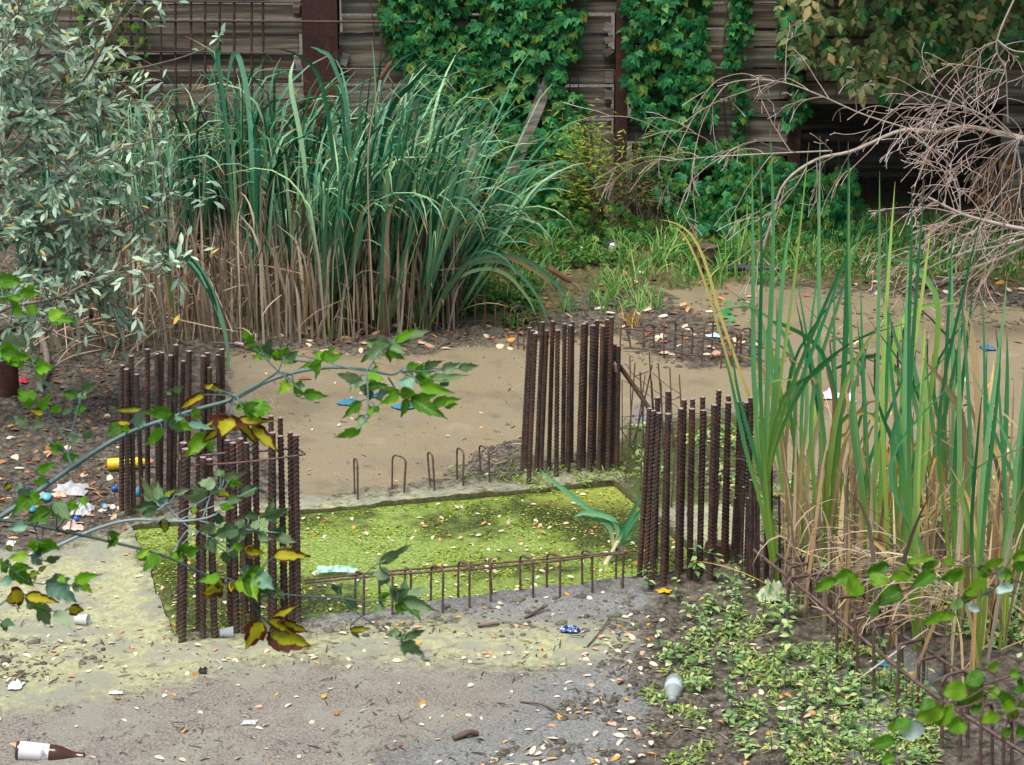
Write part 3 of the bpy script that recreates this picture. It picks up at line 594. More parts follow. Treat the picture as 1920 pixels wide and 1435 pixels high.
M_CREEP = leafmat('creeper_leaf', [(0, lin(28, 74, 44)), (.5, lin(50, 110, 68)), (.85, lin(78, 140, 86)), (.97, lin(108, 150, 80)), (1, lin(150, 132, 60))], .45, .25, vein=.25, sat=1.2)
M_CREEPL = leafmat('creeper_leaf_light', [(0, lin(40, 82, 40)), (.5, lin(66, 112, 54)), (.9, lin(100, 138, 66)), (1, lin(150, 138, 70))], .5, .3, vein=.25, sat=1.1)
M_YELL = leafmat('yellowing_leaf', [(0, lin(64, 88, 50)), (.45, lin(108, 132, 80)), (.75, lin(154, 168, 114)), (.9, lin(182, 178, 124)), (1, lin(196, 160, 112))], .5, .3, vein=.4, edge=(.55, .25, lin(140, 104, 70)), sat=1.05)
M_WILL = leafmat('willow_leaf', [(0, lin(104, 138, 114)), (.4, lin(144, 176, 154)), (.7, lin(176, 202, 180)), (.93, lin(198, 214, 186)), (.975, lin(190, 180, 90)), (1, lin(200, 150, 50))], .5, .25, vein=.3, sat=0.95)
M_BARK = plain('grey_bark', lin(112, 100, 90), .85, .35, 40)
M_STEMG = plain('green_stem', lin(84, 112, 98), .5, .25, 25)
M_STEMB = plain('brown_stem', lin(86, 66, 56), .7, .3, 40)
M_WEED = leafmat('weed_leaf', [(0, lin(88, 126, 66)), (.5, lin(138, 172, 106)), (.85, lin(184, 206, 146)), (1, lin(208, 188, 112))], .45, .3, vein=.3, sat=1.0)
M_GRASS = leafmat('grass_blade', [(0, lin(70, 120, 66)), (.5, lin(108, 162, 96)), (.85, lin(156, 190, 116)), (1, lin(198, 186, 130))], .5, .3, sat=1.12)
M_MOSS = leafmat('moss_tuft', [(0, lin(84, 100, 46)), (.5, lin(124, 142, 72)), (1, lin(164, 174, 102))], .9, .1, spec=.1, sat=1.0)
M_BOX = leafmat('elder_leaf', [(0, lin(58, 98, 30)), (.4, lin(90, 138, 44)), (.8, lin(114, 164, 58)), (1, lin(140, 170, 70))], .42, .4, vein=.45, sat=1.15)
M_BOXD = leafmat('elder_leaf_dull', [(0, lin(66, 94, 58)), (.6, lin(100, 126, 84)), (1, lin(140, 160, 126))], .45, .25, vein=.4, sat=1.05)
M_BOXS = leafmat('elder_leaf_silver', [(0, lin(100, 130, 112)), (1, lin(136, 164, 146))], .4, .15, vein=.3)
M_BOXY = leafmat('elder_leaf_withered', [(0, lin(150, 152, 44)), (.5, lin(172, 164, 50)), (1, lin(110, 142, 48))], .5, .35, vein=.4, edge=(-1, .4, lin(84, 44, 26)))
M_HEART = leafmat('heart_leaf', [(0, lin(70, 108, 30)), (.6, lin(96, 132, 44)), (.92, lin(116, 144, 58)), (1, lin(140, 160, 130))], .45, .4, vein=.3)
M_HEARTW = leafmat('pale_leaf', [(0, lin(140, 162, 152)), (1, lin(172, 188, 182))], .4, .1, vein=.3)
M_FALL = leafmat('fallen_leaf', [(0, lin(214, 196, 166)), (.45, lin(226, 212, 190)), (.68, lin(214, 182, 162)), (.82, lin(208, 150, 108)), (.92, lin(214, 160, 66)), (1, lin(130, 86, 66))], .6, .15, vein=.2, spec=.3, sat=1.)
M_FALLR = leafmat('fallen_leaf_red', [(0, lin(120, 80, 62)), (.4, lin(160, 110, 84)), (.7, lin(186, 130, 100)), (1, lin(96, 70, 52))], .6, .15, vein=.2, spec=.2, sat=1.)
M_SPIKE = plain('cattail_spike', lin(98, 62, 46), .9, .2, 80)

# ------------------------------------------------------------------ cattails
def blade(mb, base, az, lean, L, w, droop, s0=.5, mat=0, n=13, curl=0.):
    s = np.linspace(0, 1, n); ph = lean + droop*np.clip((s-s0)/(1-s0), 0, 1)**1.1
    a = az + curl*s; d = np.stack([np.cos(a)*np.sin(ph), np.sin(a)*np.sin(ph), np.cos(ph)], 1)
    P = np.asarray(base)+np.concatenate([[[0, 0, 0]], np.cumsum(d[:-1]*L/(n-1), 0)])
    sd = np.stack([-np.sin(a), np.cos(a), np.zeros(n)], 1); tw = random.uniform(-.9, .9)
    sd = sd*cos(tw)+np.cross(sd, d)*sin(tw)
    wp = w*np.minimum(1, .75+.6*s)*np.clip((1-s)/.35, .04, 1)**.7
    ribbon(mb, P, wp, sd, mat, .3)
def shoot(n, L, lean, droop, az0=None, spread=2.6, w=.021, dry=.1, mat=M_CAT, dmat=M_STRAW):
    mb = MB()
    for k in range(n):
        az = random.uniform(0, 2*pi) if az0 is None else az0+random.uniform(-spread, spread)/2
        dr = random.random() < dry
        l = L*random.uniform(.72, 1.05)*(.8 if dr else 1)
        blade(mb, (random.uniform(-.02, .02), random.uniform(-.02, .02), -.03), az, max(.01, random.gauss(lean, .06)), l, w*random.uniform(.75, 1.2), max(.05, random.gauss(droop, .7))*(1.3 if dr else 1), random.uniform(.45, .8), 1 if dr else 0, curl=random.uniform(-.5, .5))
    return mb.mesh('cattail_leaves', [mat, dmat])
UPR = [shoot(7, 1.6, .1, 2.2) for _ in range(9)]
LNR = [shoot(7, 1.65, .28, 2., 0., 2.2) for _ in range(6)]
LNS = [shoot(7, 1.5, .6, 1.5, 0., 1.6) for _ in range(5)]
cnt = 0
def cat(me, p, sc, rz, label, group):
    o = bpy.data.objects.new('cattail', me); COL.objects.link(o); o.location = (p[0], p[1], p[2]); o.scale = (sc, sc, sc); o.rotation_euler = (random.uniform(-.05, .05), random.uniform(-.05, .05), rz)
    return tag(o, label, 'cattail', group)
LABL = ('green cattail with upright leaves in the tall stand before the planks', 'cattail leaning right over the weeds at the end of the tall stand', 'low arching cattail sprawling right beside the dark bars at the stand edge')
spots = []; clump = [(random.triangular(100, 850, 540), random.uniform(505, 628)) for _ in range(30)]+[(random.uniform(90, 380), random.uniform(520, 610)) for _ in range(13)]
while len(spots) < 165:
    cx_, cy_ = random.choice(clump); px = cx_+random.gauss(0, 9); py = min(cy_+random.gauss(0, 7), 640)
    spots.append((px, py))
spots += [(random.uniform(650, 850), random.uniform(505, 610)) for _ in range(26)]
for px, py in spots:
    p = GG(px, py); k = (px-560)/300 + random.gauss(0, .28)
    hs = 1.0 + (.08 if 380 < px < 780 else -.12) + (-.1 if px < 200 else 0)
    hs *= .88 if not 530 < px < 640 else .74
    if k > .72 and random.random() < .75: cat(random.choice(LNS), p, hs*random.uniform(.8, 1.05), random.uniform(-.5, .5), LABL[1], 'cattails of the tall stand')
    elif k > .15: cat(random.choice(LNR), p, hs*random.uniform(.85, 1.1), random.uniform(-.7, .6), LABL[1] if px > 700 else LABL[0], 'cattails of the tall stand')
    else: cat(random.choice(UPR), p, hs*random.uniform(.8, 1.08), random.uniform(0, 6.28), LABL[0], 'cattails of the tall stand')
for (px, py, sc, rz) in ((815, 545, .95, -.1), (835, 560, .8, -.25), (800, 590, .75, -.4), (840, 520, .95, .15), (810, 500, 1., .25)):
    cat(random.choice(LNS), GG(px, py), sc, rz, LABL[2], 'cattails of the tall stand')
# traced arching leaves of that stand
def tleaf(mb, pts, Y, w, mat=0, dy=0., n=16, side=None):
    P = spline([PY(x, y, Y+dy*k/(len(pts)-1)) for k, (x, y) in enumerate(pts)], n); s = np.linspace(0, 1, n)
    T = nrm(np.gradient(P, axis=0)); sd = np.cross(T, np.tile([0., 1, .25], (n, 1))); tw = random.uniform(-.5, .5)
    sd = nrm(sd)*cos(tw)+np.cross(nrm(sd), T)*sin(tw)
    wp = w*np.minimum(1, .7+.8*s)*np.clip((1-s)/.4, .04, 1)**.75
    ribbon(mb, P, wp, sd, mat, .3)
def traced(label, leaves, by, wpx, mats, group, spread=.12):
    b = leaves[0][0]; Yb = G(*by)[1]; root = MB(); s_ = (by[1]+630)*.958/CH
    for lf_ in leaves:
        m = 0
        if isinstance(lf_[-1], str): m = 1; lf_ = lf_[:-1]
        tleaf(root, lf_, Yb, wpx/s_*random.uniform(.8, 1.15), m, random.uniform(-spread, spread))
    return tag(root.build('cattail', mats), label, 'cattail', group)
traced('cattail with long leaves arching to the right above the hoops', [[(800, 620), (850, 520), (905, 490), (960, 500), (1010, 560), (1030, 610)], [(800, 620), (845, 535), (900, 505), (950, 515), (990, 560), (1008, 600)], [(800, 620), (870, 500), (940, 478), (1000, 495), (1060, 555), (1070, 600)], [(800, 620), (850, 525), (910, 482), (960, 485), (1020, 520), (1040, 545), 'd']], (800, 625), 9, [M_CAT, M_STRAWO], 'arching cattails', .2)
traced('cattail leaf with tall bend hanging down before the back left bars', [[(320, 560), (318, 500), (330, 475), (370, 500), (405, 570), (425, 640), (432, 735)], [(330, 600), (310, 470), (345, 478), (395, 550), (412, 625)]], (300, 690), 13, [M_CAT, M_STRAW], 'arching cattails', .1)
traced('cattail with two broad leaves bent over before the rusty post', [[(640, 600), (625, 300), (600, 150), (560, 105), (515, 90)], [(660, 600), (655, 250), (625, 120), (600, 95), (582, 88)], [(690, 600), (720, 250), (780, 150), (832, 95)], [(600, 600), (570, 300), (545, 160), (552, 110)], [(480, 600), (470, 250), (452, 120), (435, 108), (420, 200)], [(450, 600), (425, 250), (408, 110), (412, 98), (380, 190)]], (640, 600), 9, [M_CAT, M_STRAW], 'arching cattails', .3)
# brown seed heads
def spike(pts, Y, r, label, stem=None):
    root = tag(empty('cattail_spike', PY(*pts[-1], Y)), label, 'seed head'); a = PY(*pts[0], Y); b = PY(*pts[1], Y)
    mb = MB(); t = np.linspace(0, 1, 9); tube(mb, a+(b-a)*t[:, None], r*np.array([.35, .9, 1, 1, 1, 1, 1, .9, .35]), 10); local(mb, root).build('seed_head', M_SPIKE, root)
    mb = MB(); tube(mb, spline([b]+[PY(x, y, Y) for x, y in pts[2:]], 12), .004, 6); local(mb, root).build('stalk', M_STRAW, root)
spike([(735, 115), (712, 150), (690, 300), (700, 600)], 11.1, .012, 'dark brown cattail head above the middle of the stand')
spike([(1027, 502), (1072, 530), (1085, 540), (1100, 580)], 10.9, .013, 'reddish brown cattail head tilted over the weeds near the back bars')
spike([(124, 145), (143, 182), (165, 300), (200, 600)], 11.0, .011, 'brown cattail head leaning left among the shrub twigs at far left')
spike([(226, 153), (255, 185), (300, 290), (330, 600)], 11.0, .011, 'brown cattail head leaning left before the rod grid')
# dead stalks at the foot of the stand
mb = MB()
for k in range(1900):
    px = random.uniform(40, 860); py = random.uniform(540, 648 - (max(px-600, 0)*.09) + (20 if px < 330 else 0)); p = GG(px, py)
    r = random.random()
    if r < .7: blade(mb, p, random.uniform(0, 6.28), abs(random.gauss(.05, .13)), random.uniform(.25, .72), random.uniform(.008, .017), abs(random.gauss(.3, .5)), .5, 0, 7)
    elif r < .9: blade(mb, p+np.array([0, 0, random.uniform(0, .35)]), random.uniform(0, 6.28), random.uniform(.5, 2.3), random.uniform(.2, .5), .007, random.uniform(0, .8), .2, 0, 6)
    else: blade(mb, p, random.uniform(-2.6, -.6), random.uniform(.2, .6), random.uniform(.4, .7), .009, random.uniform(1, 2.2), .4, 0, 9)
for k in range(120):
    px = random.uniform(60, 330); py = random.uniform(640, 700); blade(mb, GG(px, py-20)+np.array([0, 0, random.uniform(.02, .25)]), random.uniform(0, 6.28), random.uniform(.9, 2.1), random.uniform(.2, .55), .008, random.uniform(-.3, .6), .3, 0, 6)
tag(mb.build('dead_reed_straw', M_STRAW), 'brown dead cattail stalks packed along the foot of the tall stand', 'dead reeds', kind='stuff')

# right cattails, each shoot traced from its foot to its tips
RS = [((1551, 1069), [(1537, 254), (1489, 368), (1590, 267), (1620, 406), (1500, 520), (1570, 420)]), ((1634, 1122), [(1588, 304), (1655, 398), (1665, 321), (1560, 640), (1600, 520), (1700, 640)]), ((1670, 1142), [(1691, 341), (1703, 348), (1640, 530), (1720, 560), (1660, 640)]),
      ((1723, 1222), [(1748, 338), (1700, 480), (1660, 560), (1760, 600), (1793, 371), (1730, 620)]), ((1803, 1190), [(1845, 366), (1793, 500), (1780, 480), (1830, 520), (1815, 560), (1770, 690)]), ((1835, 1256), [(1830, 540), (1868, 510), (1800, 640), (1890, 640), (1850, 720)]),
      ((1884, 1222), [(1905, 600), (1870, 660), (1930, 580), (1945, 700)]), ((1698, 1105), [(1650, 500), (1720, 420), (1676, 600), (1610, 700)]), ((1782, 1055), [(1760, 480), (1800, 420), (1740, 640), (1815, 560)]), ((1857, 1055), [(1850, 560), (1875, 620), (1910, 520)]),
      ((1600, 1060), [(1575, 520), (1610, 470), (1545, 640), (1640, 600)]), ((1510, 1040), [(1480, 560), (1470, 620), (1530, 500), (1555, 640)]), ((1910, 1130), [(1930, 600), (1890, 700), (1915, 640)]), ((1750, 1010), [(1715, 560), (1770, 600), (1740, 500)]), ((1480, 990), [(1465, 560), (1500, 600), (1440, 640)])]
RS.sort(key=lambda s: s[0][0])
for i, (b, tips) in enumerate(RS):
    L = []
    for tx, ty in tips:
        if random.random() < .2: continue
        bx = b[0]+random.uniform(-10, 10); bow = random.gauss(0, 22); tx += random.gauss(0, 16); mx = bx+(tx-bx)*.42+bow; my = b[1]+(ty-b[1])*.5
        L.append([(bx, b[1]), (bx+(tx-bx)*.15+bow*.6, b[1]+(ty-b[1])*.22), (mx, my), (tx-(tx-mx)*.3+bow*.2, ty+(my-ty)*.4), (tx, ty)])
    L.append([(b[0], b[1]), (b[0]+random.uniform(-15, 15), b[1]-150), (b[0]+random.uniform(-40, 40), b[1]-300), (b[0]+random.uniform(-60, 60), b[1]-380), 'd'])
    for _ in range(1):
        a_ = random.uniform(-1, 1); h_ = random.uniform(160, 420); L.append([(b[0], b[1]), (b[0]+a_*20, b[1]-h_*.4), (b[0]+a_*55, b[1]-h_*.8), (b[0]+a_*110, b[1]-h_), (b[0]+a_*170, b[1]-h_*random.uniform(.75, 1.05)), 'd'])
    L.append([(b[0], b[1]), (b[0]+random.uniform(-15, 15), b[1]-170), (b[0]+random.uniform(-60, 60), b[1]-350), (b[0]+random.uniform(-130, 130), b[1]-random.uniform(420, 540))])
    traced(f'upright green cattail, {nth(i, len(RS))} standing in mud at right', L, b, 8.4, [M_CATR, M_STRAWO], 'cattails at right', .25)
traced('big fanned cattail rising right behind the front right bars', [[(1458, 1110), (1440, 950), (1415, 740), (1412, 500), (1410, 291)], [(1460, 1110), (1438, 930), (1425, 700), (1428, 480), (1424, 288)], [(1456, 1110), (1436, 930), (1440, 700), (1450, 450), (1444, 239)], [(1458, 1110), (1436, 915), (1480, 740), (1535, 600), (1588, 480), (1625, 400)], [(1458, 1110), (1440, 900), (1500, 735), (1570, 660), (1670, 605)], [(1458, 1110), (1436, 920), (1462, 720), (1490, 520), (1517, 267)],
  [(1458, 1110), (1434, 915), (1500, 720), (1560, 560), (1600, 440)], [(1458, 1110), (1436, 930), (1440, 700), (1425, 600), (1395, 575), (1328, 590)], [(1458, 1110), (1440, 900), (1470, 745), (1530, 700), (1600, 640), (1720, 600)], [(1456, 1110), (1430, 960), (1400, 850), (1372, 720), (1355, 650)], [(1460, 1110), (1438, 960), (1420, 830), (1420, 740), (1445, 715), (1500, 712)], [(1460, 1112), (1452, 1000), (1420, 870), (1385, 740), (1370, 640)],
  [(1456, 1110), (1440, 930), (1455, 700), (1470, 500), (1490, 380)]], (1458, 1112), 8.5, [M_CATR, M_STRAWO], 'cattails at right', .15)
traced('yellow dying cattail with two leaves bent left above the back hoops', [[(1437, 1000), (1400, 800), (1360, 660), (1325, 540), (1298, 470), (1275, 432), (1245, 427), 'd'], [(1445, 1000), (1420, 800), (1385, 690), (1350, 590), (1325, 500), (1300, 445), (1270, 420), (1238, 412), 'd']], (1440, 1005), 5.5, [M_CATR, leafmat('yellow_blade', [(0, lin(222, 206, 150)), (1, lin(206, 198, 142))], .5, .25, basec=(.0, .35, lin(120, 150, 60)))], 'cattails at right', .15)
traced('curved pale tan leaf bending over the middle of the right cattails', [[(1815, 1190), (1812, 960), (1805, 790), (1770, 720), (1730, 672), 'd'], [(1835, 1190), (1838, 900), (1830, 700), (1815, 600), (1795, 560), 'd']], (1815, 1190), 12, [M_CATR, M_STRAWO], 'cattails at right', .1)
traced('cattail leaf arching over sideways among the right shoots', [[(1670, 1000), (1690, 780), (1685, 700), (1640, 668), (1570, 690), (1555, 705)], [(1560, 960), (1570, 800), (1640, 780), (1690, 850), (1740, 960), (1760, 1000)], [(1480, 800), (1440, 620), (1480, 615), (1540, 660), (1570, 760), (1575, 860)], [(1640, 900), (1680, 640), (1720, 580), (1810, 566)], [(1720, 900), (1760, 600), (1725, 510), (1690, 488), (1650, 492)]], (1640, 1060), 11, [M_CATR, M_STRAWO], 'cattails at right', .2)
mb = MB()
for k in range(540):
    px = random.uniform(1460, 1935); py = random.uniform(1000, 1230) if random.random() < .7 else random.uniform(930, 1330)
    if (py-1095)/(px-1400+1e-6) > .72: continue
    p = GG(px, py); r = random.random()
    if r < .45: blade(mb, p, random.uniform(0, 6.28), abs(random.gauss(.08, .18)), random.uniform(.25, .8), random.uniform(.008, .018), abs(random.gauss(.3, .6)), .5, 0 if random.random() < .3 else 1, 8)
    elif r < .8: blade(mb, p+np.array([0, 0, random.uniform(0, .2)]), random.uniform(0, 6.28), random.uniform(.8, 1.9), random.uniform(.15, .5), .007, random.uniform(-.4, .5), .2, 0 if random.random() < .7 else 1, 7)
    else: blade(mb, p, random.uniform(0, 6.28), random.uniform(.1, .5), random.uniform(.4, .7), .007, random.uniform(1.2, 2.6), .3, 0, 10)
for k in range(70):                           # bundle of limp dead leaves hanging over the hoops
    t = random.random(); x0, y0 = 1570+t*190+random.uniform(-10, 30), 1090+t*170+random.uniform(-30, 0)
    b = GG(x0+random.uniform(20, 70), y0+60); b[2] = random.uniform(.2, .34)
    blade(mb, b, pi+random.uniform(-.7, .9), random.uniform(.8, 1.3), random.uniform(.25, .45), .006, random.uniform(.9, 1.6), .1, 0, 9)
tag(mb.build('dead_reed_straw', [M_STRAW, M_STRAWO]), 'tan dead leaves and stalks strewn under the right cattails', 'dead reeds', kind='stuff')
# uprooted pale cattail lying over the pond edge
root = tag(empty('uprooted_cattail', GG(1150, 1050)), 'pale green uprooted cattail lying across the pond corner by the front right bars', 'cattail')
mb = MB(); Yb = G(1160, 1050)[1]
for pts in ([(1135, 1058), (1165, 1010), (1200, 960), (1235, 930)], [(1138, 1056), (1180, 1000), (1215, 975)], [(1140, 1052), (1175, 985), (1190, 955), (1205, 920)], [(1150, 1030), (1165, 990), (1120, 975), (1060, 965)], [(1155, 1020), (1160, 985), (1110, 955), (1065, 945)], [(1150, 1025), (1140, 985), (1085, 940), (1040, 905), (1012, 880)], [(1160, 1015), (1150, 975), (1100, 962), (1075, 970)], [(1150, 1030), (1190, 1010), (1225, 1000)]):
    tleaf(mb, pts, Yb, .021, 0, random.uniform(-.05, .15))
local(mb, root).build('blade', leafmat('pale_blade', [(0, lin(84, 140, 104)), (1, lin(150, 190, 156))], .4, .3, basec=(0, .3, lin(196, 206, 160))), root)
mb = MB(); tube(mb, spline([PY(1131, 1066, Yb), PY(1140, 1052, Yb), PY(1160, 1015, Yb)], 10), np.linspace(.013, .009, 10), 8); local(mb, root).build('root_stock', plain('pale_root', lin(205, 196, 160), .6), root)

# ------------------------------------------------------------------ creeper curtains on the wall
def curtain(name, label, polys, n, size, mats, thick, dens=None, tmpl=CREEPER, cat_='climbing plant', matp=(.85, .15), yb=WY-.06, stems=()):
    root = tag(empty(name, PY(polys[0][0][0], 400, yb)), label, cat_); mb = MB()
    areas = []
    for p in polys:
        p = np.array(p, float); x, y = p[:, 0], p[:, 1]; areas.append(.5*abs(np.dot(x, np.roll(y, 1))-np.dot(y, np.roll(x, 1))))
    for p, a in zip(polys, areas):
        m = int(n*a/sum(areas)); p = np.array(p, float); lo, hi = p.min(0), p.max(0); q = []
        while len(q) < m:
            c = lo+rng.random((m*2, 2))*(hi-lo); w = c + np.stack([(fbm(c[:, 0]*.02, c[:, 1]*.02, 71)-.47)*70, (fbm(c[:, 0]*.02, c[:, 1]*.02, 72)-.47)*50], 1)
            ok = in_poly(w[:, 0], w[:, 1], p) & (fbm(c[:, 0]*.03, c[:, 1]*.03, 75, 3) > .26)
            q += list(c[ok])
        q = np.array(q[:m])
        th = thick(q[:, 1]) if callable(thick) else np.full(m, thick)
        dep = rng.random(m)*th + .03*fbm(q[:, 0]*.04, q[:, 1]*.04, 78)
        L = np.array([PY(x, y, yb-d) for (x, y), d in zip(q, dep)])
        d = np.stack([rng.normal(0, .55, m), rng.normal(-.35, .3, m), rng.normal(-1, .35, m)], 1); nn = np.stack([rng.normal(0, .45, m), np.full(m, -1.), rng.normal(.55, .4, m)], 1)
        sz = size*rng.uniform(.45, 1.25, m); pick = rng.random(m) < matp[0]
        fr = frames(d, nn)
        inst(mb, tmpl, L[pick], fr[pick], sz[pick], 0)
        if (~pick).any(): inst(mb, tmpl, L[~pick], fr[~pick], sz[~pick], 1)
    local(mb, root).build('foliage', mats, root)
    mb = MB()
    for p in polys:
        p = np.array(p, float)
        for k in range(max(2, int((p[:, 0].max()-p[:, 0].min())/45))):
            x = random.uniform(p[:, 0].min()+5, p[:, 0].max()-5); tube(mb, spline([PY(x+random.uniform(-15, 15), y, yb+.01) for y in np.linspace(p[:, 1].min(), min(p[:, 1].max(), 430), 5)], 14), .004, 5)
    local(mb, root).build('stem', M_STEMB, root)
    return root
tk = lambda y: .1+.0*y+np.clip((y-220)/200, 0, 1)*.55
curtain('climbing_vine', 'broad dark green creeper hanging down the planks left of the middle post', [[(700, -150), (1085, -150), (1090, 30), (1095, 110), (1050, 130), (1095, 200), (1080, 260), (1100, 330), (1110, 420), (860, 440), (820, 340), (800, 200), (745, 120), (712, 40)]], 3000, .07, [M_CREEP, M_CREEPL], tk)
curtain('climbing_vine', 'dense creeper column covering the planks right of the middle post', [[(1172, -150), (1320, -150), (1330, 60), (1335, 180), (1310, 250), (1330, 300), (1210, 310), (1175, 200)]], 1250, .072, [M_CREEP, M_CREEPL], .16, matp=(.8, .2))
curtain('climbing_vine', 'thin creeper strand hanging beside the dense green column', [[(1365, -150), (1408, -150), (1404, 90), (1402, 200), (1400, 330), (1362, 330), (1362, 150)]], 260, .05, [M_CREEP, M_CREEPL], .08)
curtain('climbing_vine', 'creeper strand climbing the dark right post', [[(1462, -150), (1508, -150), (1505, 120), (1512, 240), (1470, 230), (1460, 100)]], 260, .06, [M_CREEP, M_CREEPL], .08)
curtain('climbing_vine', 'narrow pale creeper strand beside the wide rusty post', [[(692, -100), (720, -100), (735, 60), (750, 105), (725, 100), (700, 40)]], 90, .05, [M_CREEPL, M_CREEPL], .05)
curtain('creeper_mound', 'low green creeper mound on the ground under the dead branch', [[(1210, 270), (1340, 260), (1460, 300), (1600, 330), (1640, 420), (1590, 450), (1400, 440), (1280, 410), (1200, 350)]], 1300, .06, [M_CREEP, M_CREEPL], lambda y: .15+np.clip((y-270)/170, 0, 1)*.75, cat_='ground plant', matp=(.75, .25))
curtain('creeper_mound', 'green bramble leaves low behind the cattail tips at wall foot', [[(850, 350), (1100, 370), (1230, 400), (1230, 450), (1050, 470), (870, 470)]], 420, .055, [M_CREEPL, M_CREEP], lambda y: .4+np.clip((y-350)/120, 0, 1)*.9, cat_='ground plant')
curtain('climbing_vine', 'tangled vine with yellowish leaves at the left end of the planks', [[(130, -60), (250, -60), (280, 120), (250, 230), (130, 240)]], 240, .055, [M_CREEPL, M_YELL], .15, matp=(.6, .4))

# yellowing bush overhanging the wall at upper right
curtain('yellowing_tree', 'overhanging tree with dull green and yellow leaves at upper right', [[(1440, -250), (2050, -250), (2050, 140), (1900, 110), (1850, 150), (1800, 110), (1740, 150), (1650, 185), (1610, 165), (1560, 130), (1510, 110), (1470, 60)]], 1500, .085, [M_YELL, M_CREEP], .9, tmpl=ASH, cat_='tree', matp=(.78, .22), yb=WY-.15)

shade_crown = [o for o in COL.objects if o.name == 'yellowing_tree'][0]
m = 1500; L = np.stack([rng.uniform(1.6, 6, m), rng.uniform(12.9, 16.5, m), rng.uniform(2.15, 3.9, m)], 1); L = L[(L[:, 2] > 2.2+.15*np.sin(L[:, 0]*2.1)) & (fbm(L[:, 0]*.9, L[:, 1]*.9, 210) > .3)]; m = len(L)  # out-of-view leaf mass overhead, added to shade the back wall
mb = MB(); inst(mb, ASH, L, frames(rng.normal(0, 1, (m, 3))*[1, 1, .5], np.stack([rng.normal(0, .4, m), rng.normal(-.2, .4, m), np.ones(m)], 1)), rng.uniform(.13, .24, m), 0); local(mb, shade_crown).build('shade_crown', M_YELL, shade_crown)
mb = MB()
for k in range(5): tube(mb, spline([(5.6, 16.6, 1.5+.3*k), (4.2-k*.5, 16-.2*k, 2.7+.1*k), (2.6-k*.7, 15.2-.3*k, 2.6+.15*k)], 14), np.linspace(.06, .015, 14), 7)
tube(mb, [(5.7, 16.7, -.1), (5.65, 16.65, 1.5), (5.5, 16.6, 3.4)], [.14, .11, .07], 10); local(mb, shade_crown).build('trunk', M_BARK, shade_crown)

# feathery weeds before the wall
def feather(px, py, h, wd, label, n, mat):
    root = tag(empty('feathery_weed', GG(px, py)), label, 'weed'); mb = MB(); ms = MB(); b = np.array(root.location)
    for k in range(9):
        az = random.uniform(0, 6.28); le = random.uniform(0, .35); top = b+np.array([cos(az)*sin(le)*wd*1.5, sin(az)*sin(le)*.3, h*random.uniform(.75, 1.05)])
        P = spline([b, b+(top-b)*.5+rng.normal(0, .03, 3), top], 12); tube(ms, P, np.linspace(.005, .002, 12), 5)
        m = n//9; t = rng.uniform(.35, 1, m); idx_ = np.clip((t*11).astype(int), 0, 11); L = P[idx_]+rng.normal(0, .07, (m, 3))*np.array([1.1, .8, .8])
        d = np.stack([rng.normal(0, 1, m), rng.normal(0, .6, m), rng.normal(.3, .6, m)], 1); nn = np.stack([rng.normal(0, .5, m), rng.normal(-.6, .3, m), rng.normal(1, .3, m)], 1)
        inst(mb, leaf_t(1, .22, .2), L, frames(d, nn), rng.uniform(.03, .06, m), 0)
    local(mb, root).build('foliage', mat, root); local(ms, root).build('stem', M_STEMB, root)
M_FEATH = leafmat('feather_leaf', [(0, lin(84, 112, 56)), (.5, lin(126, 148, 84)), (1, lin(176, 168, 110))], .6, .3)
feather(1100, 440, .8, .32, 'pale yellow green feathery weed before the bare planks', 1000, M_FEATH)
feather(1195, 430, .62, .3, 'dull green feathery weed at the foot of the middle post', 700, leafmat('feather_dull', [(0, lin(60, 84, 50)), (.6, lin(96, 118, 74)), (1, lin(140, 120, 80))], .6, .3))
mb = MB()
for k in range(26):
    b = GG(random.uniform(1060, 1260), random.uniform(425, 470)); tube(mb, spline([b, b+np.array([random.uniform(-.15, .15), random.uniform(-.1, .1), random.uniform(.15, .4)]), b+np.array([random.uniform(-.35, .35), random.uniform(-.2, .1), random.uniform(.2, .6)])], 10), np.linspace(.004, .0015, 10), 4)
tag(mb.build('dry_brush', M_STEMB), 'tangle of dry brown twigs under the feathery weeds', 'dead twigs', kind='stuff')

# ------------------------------------------------------------------ willow shrub reaching in from the left
root = tag(empty('willow_shrub', GG(-160, 800)), 'grey green willow shrub with narrow leaves reaching in from the left', 'shrub'); ms = MB(); mb = MB()
b = np.array(root.location); YS = b[1]
BR = [[(-160, 800), (-60, 400), (60, 250), (150, 160), (240, 0), (290, -100)], [(-160, 800), (-100, 320), (0, 225), (80, 170), (160, 120), (260, 0)], [(-160, 800), (-40, 500), (60, 380), (180, 300), (280, 260)], [(-160, 800), (0, 560), (120, 470), (240, 420), (330, 350)],
      [(-160, 800), (-20, 600), (100, 560), (230, 510), (335, 520)], [(-160, 800), (-60, 300), (0, 100), (40, -50)], [(-160, 800), (-90, 420), (40, 330), (150, 230), (190, 130)], [(-160, 800), (-60, 480), (40, 450), (150, 400), (250, 330)], [(-160, 800), (-30, 640), (60, 600), (140, 560), (210, 560)],
      [(-60, 400), (20, 240), (60, 120), (110, 20), (130, -60)], [(-100, 320), (-20, 150), (20, 60), (60, -40)], [(-30, 480), (60, 440), (140, 450), (220, 470), (280, 400)], [(-20, 560), (60, 500), (160, 520), (200, 600)], [(0, 225), (60, 210), (170, 215), (240, 190)]]
lw = []
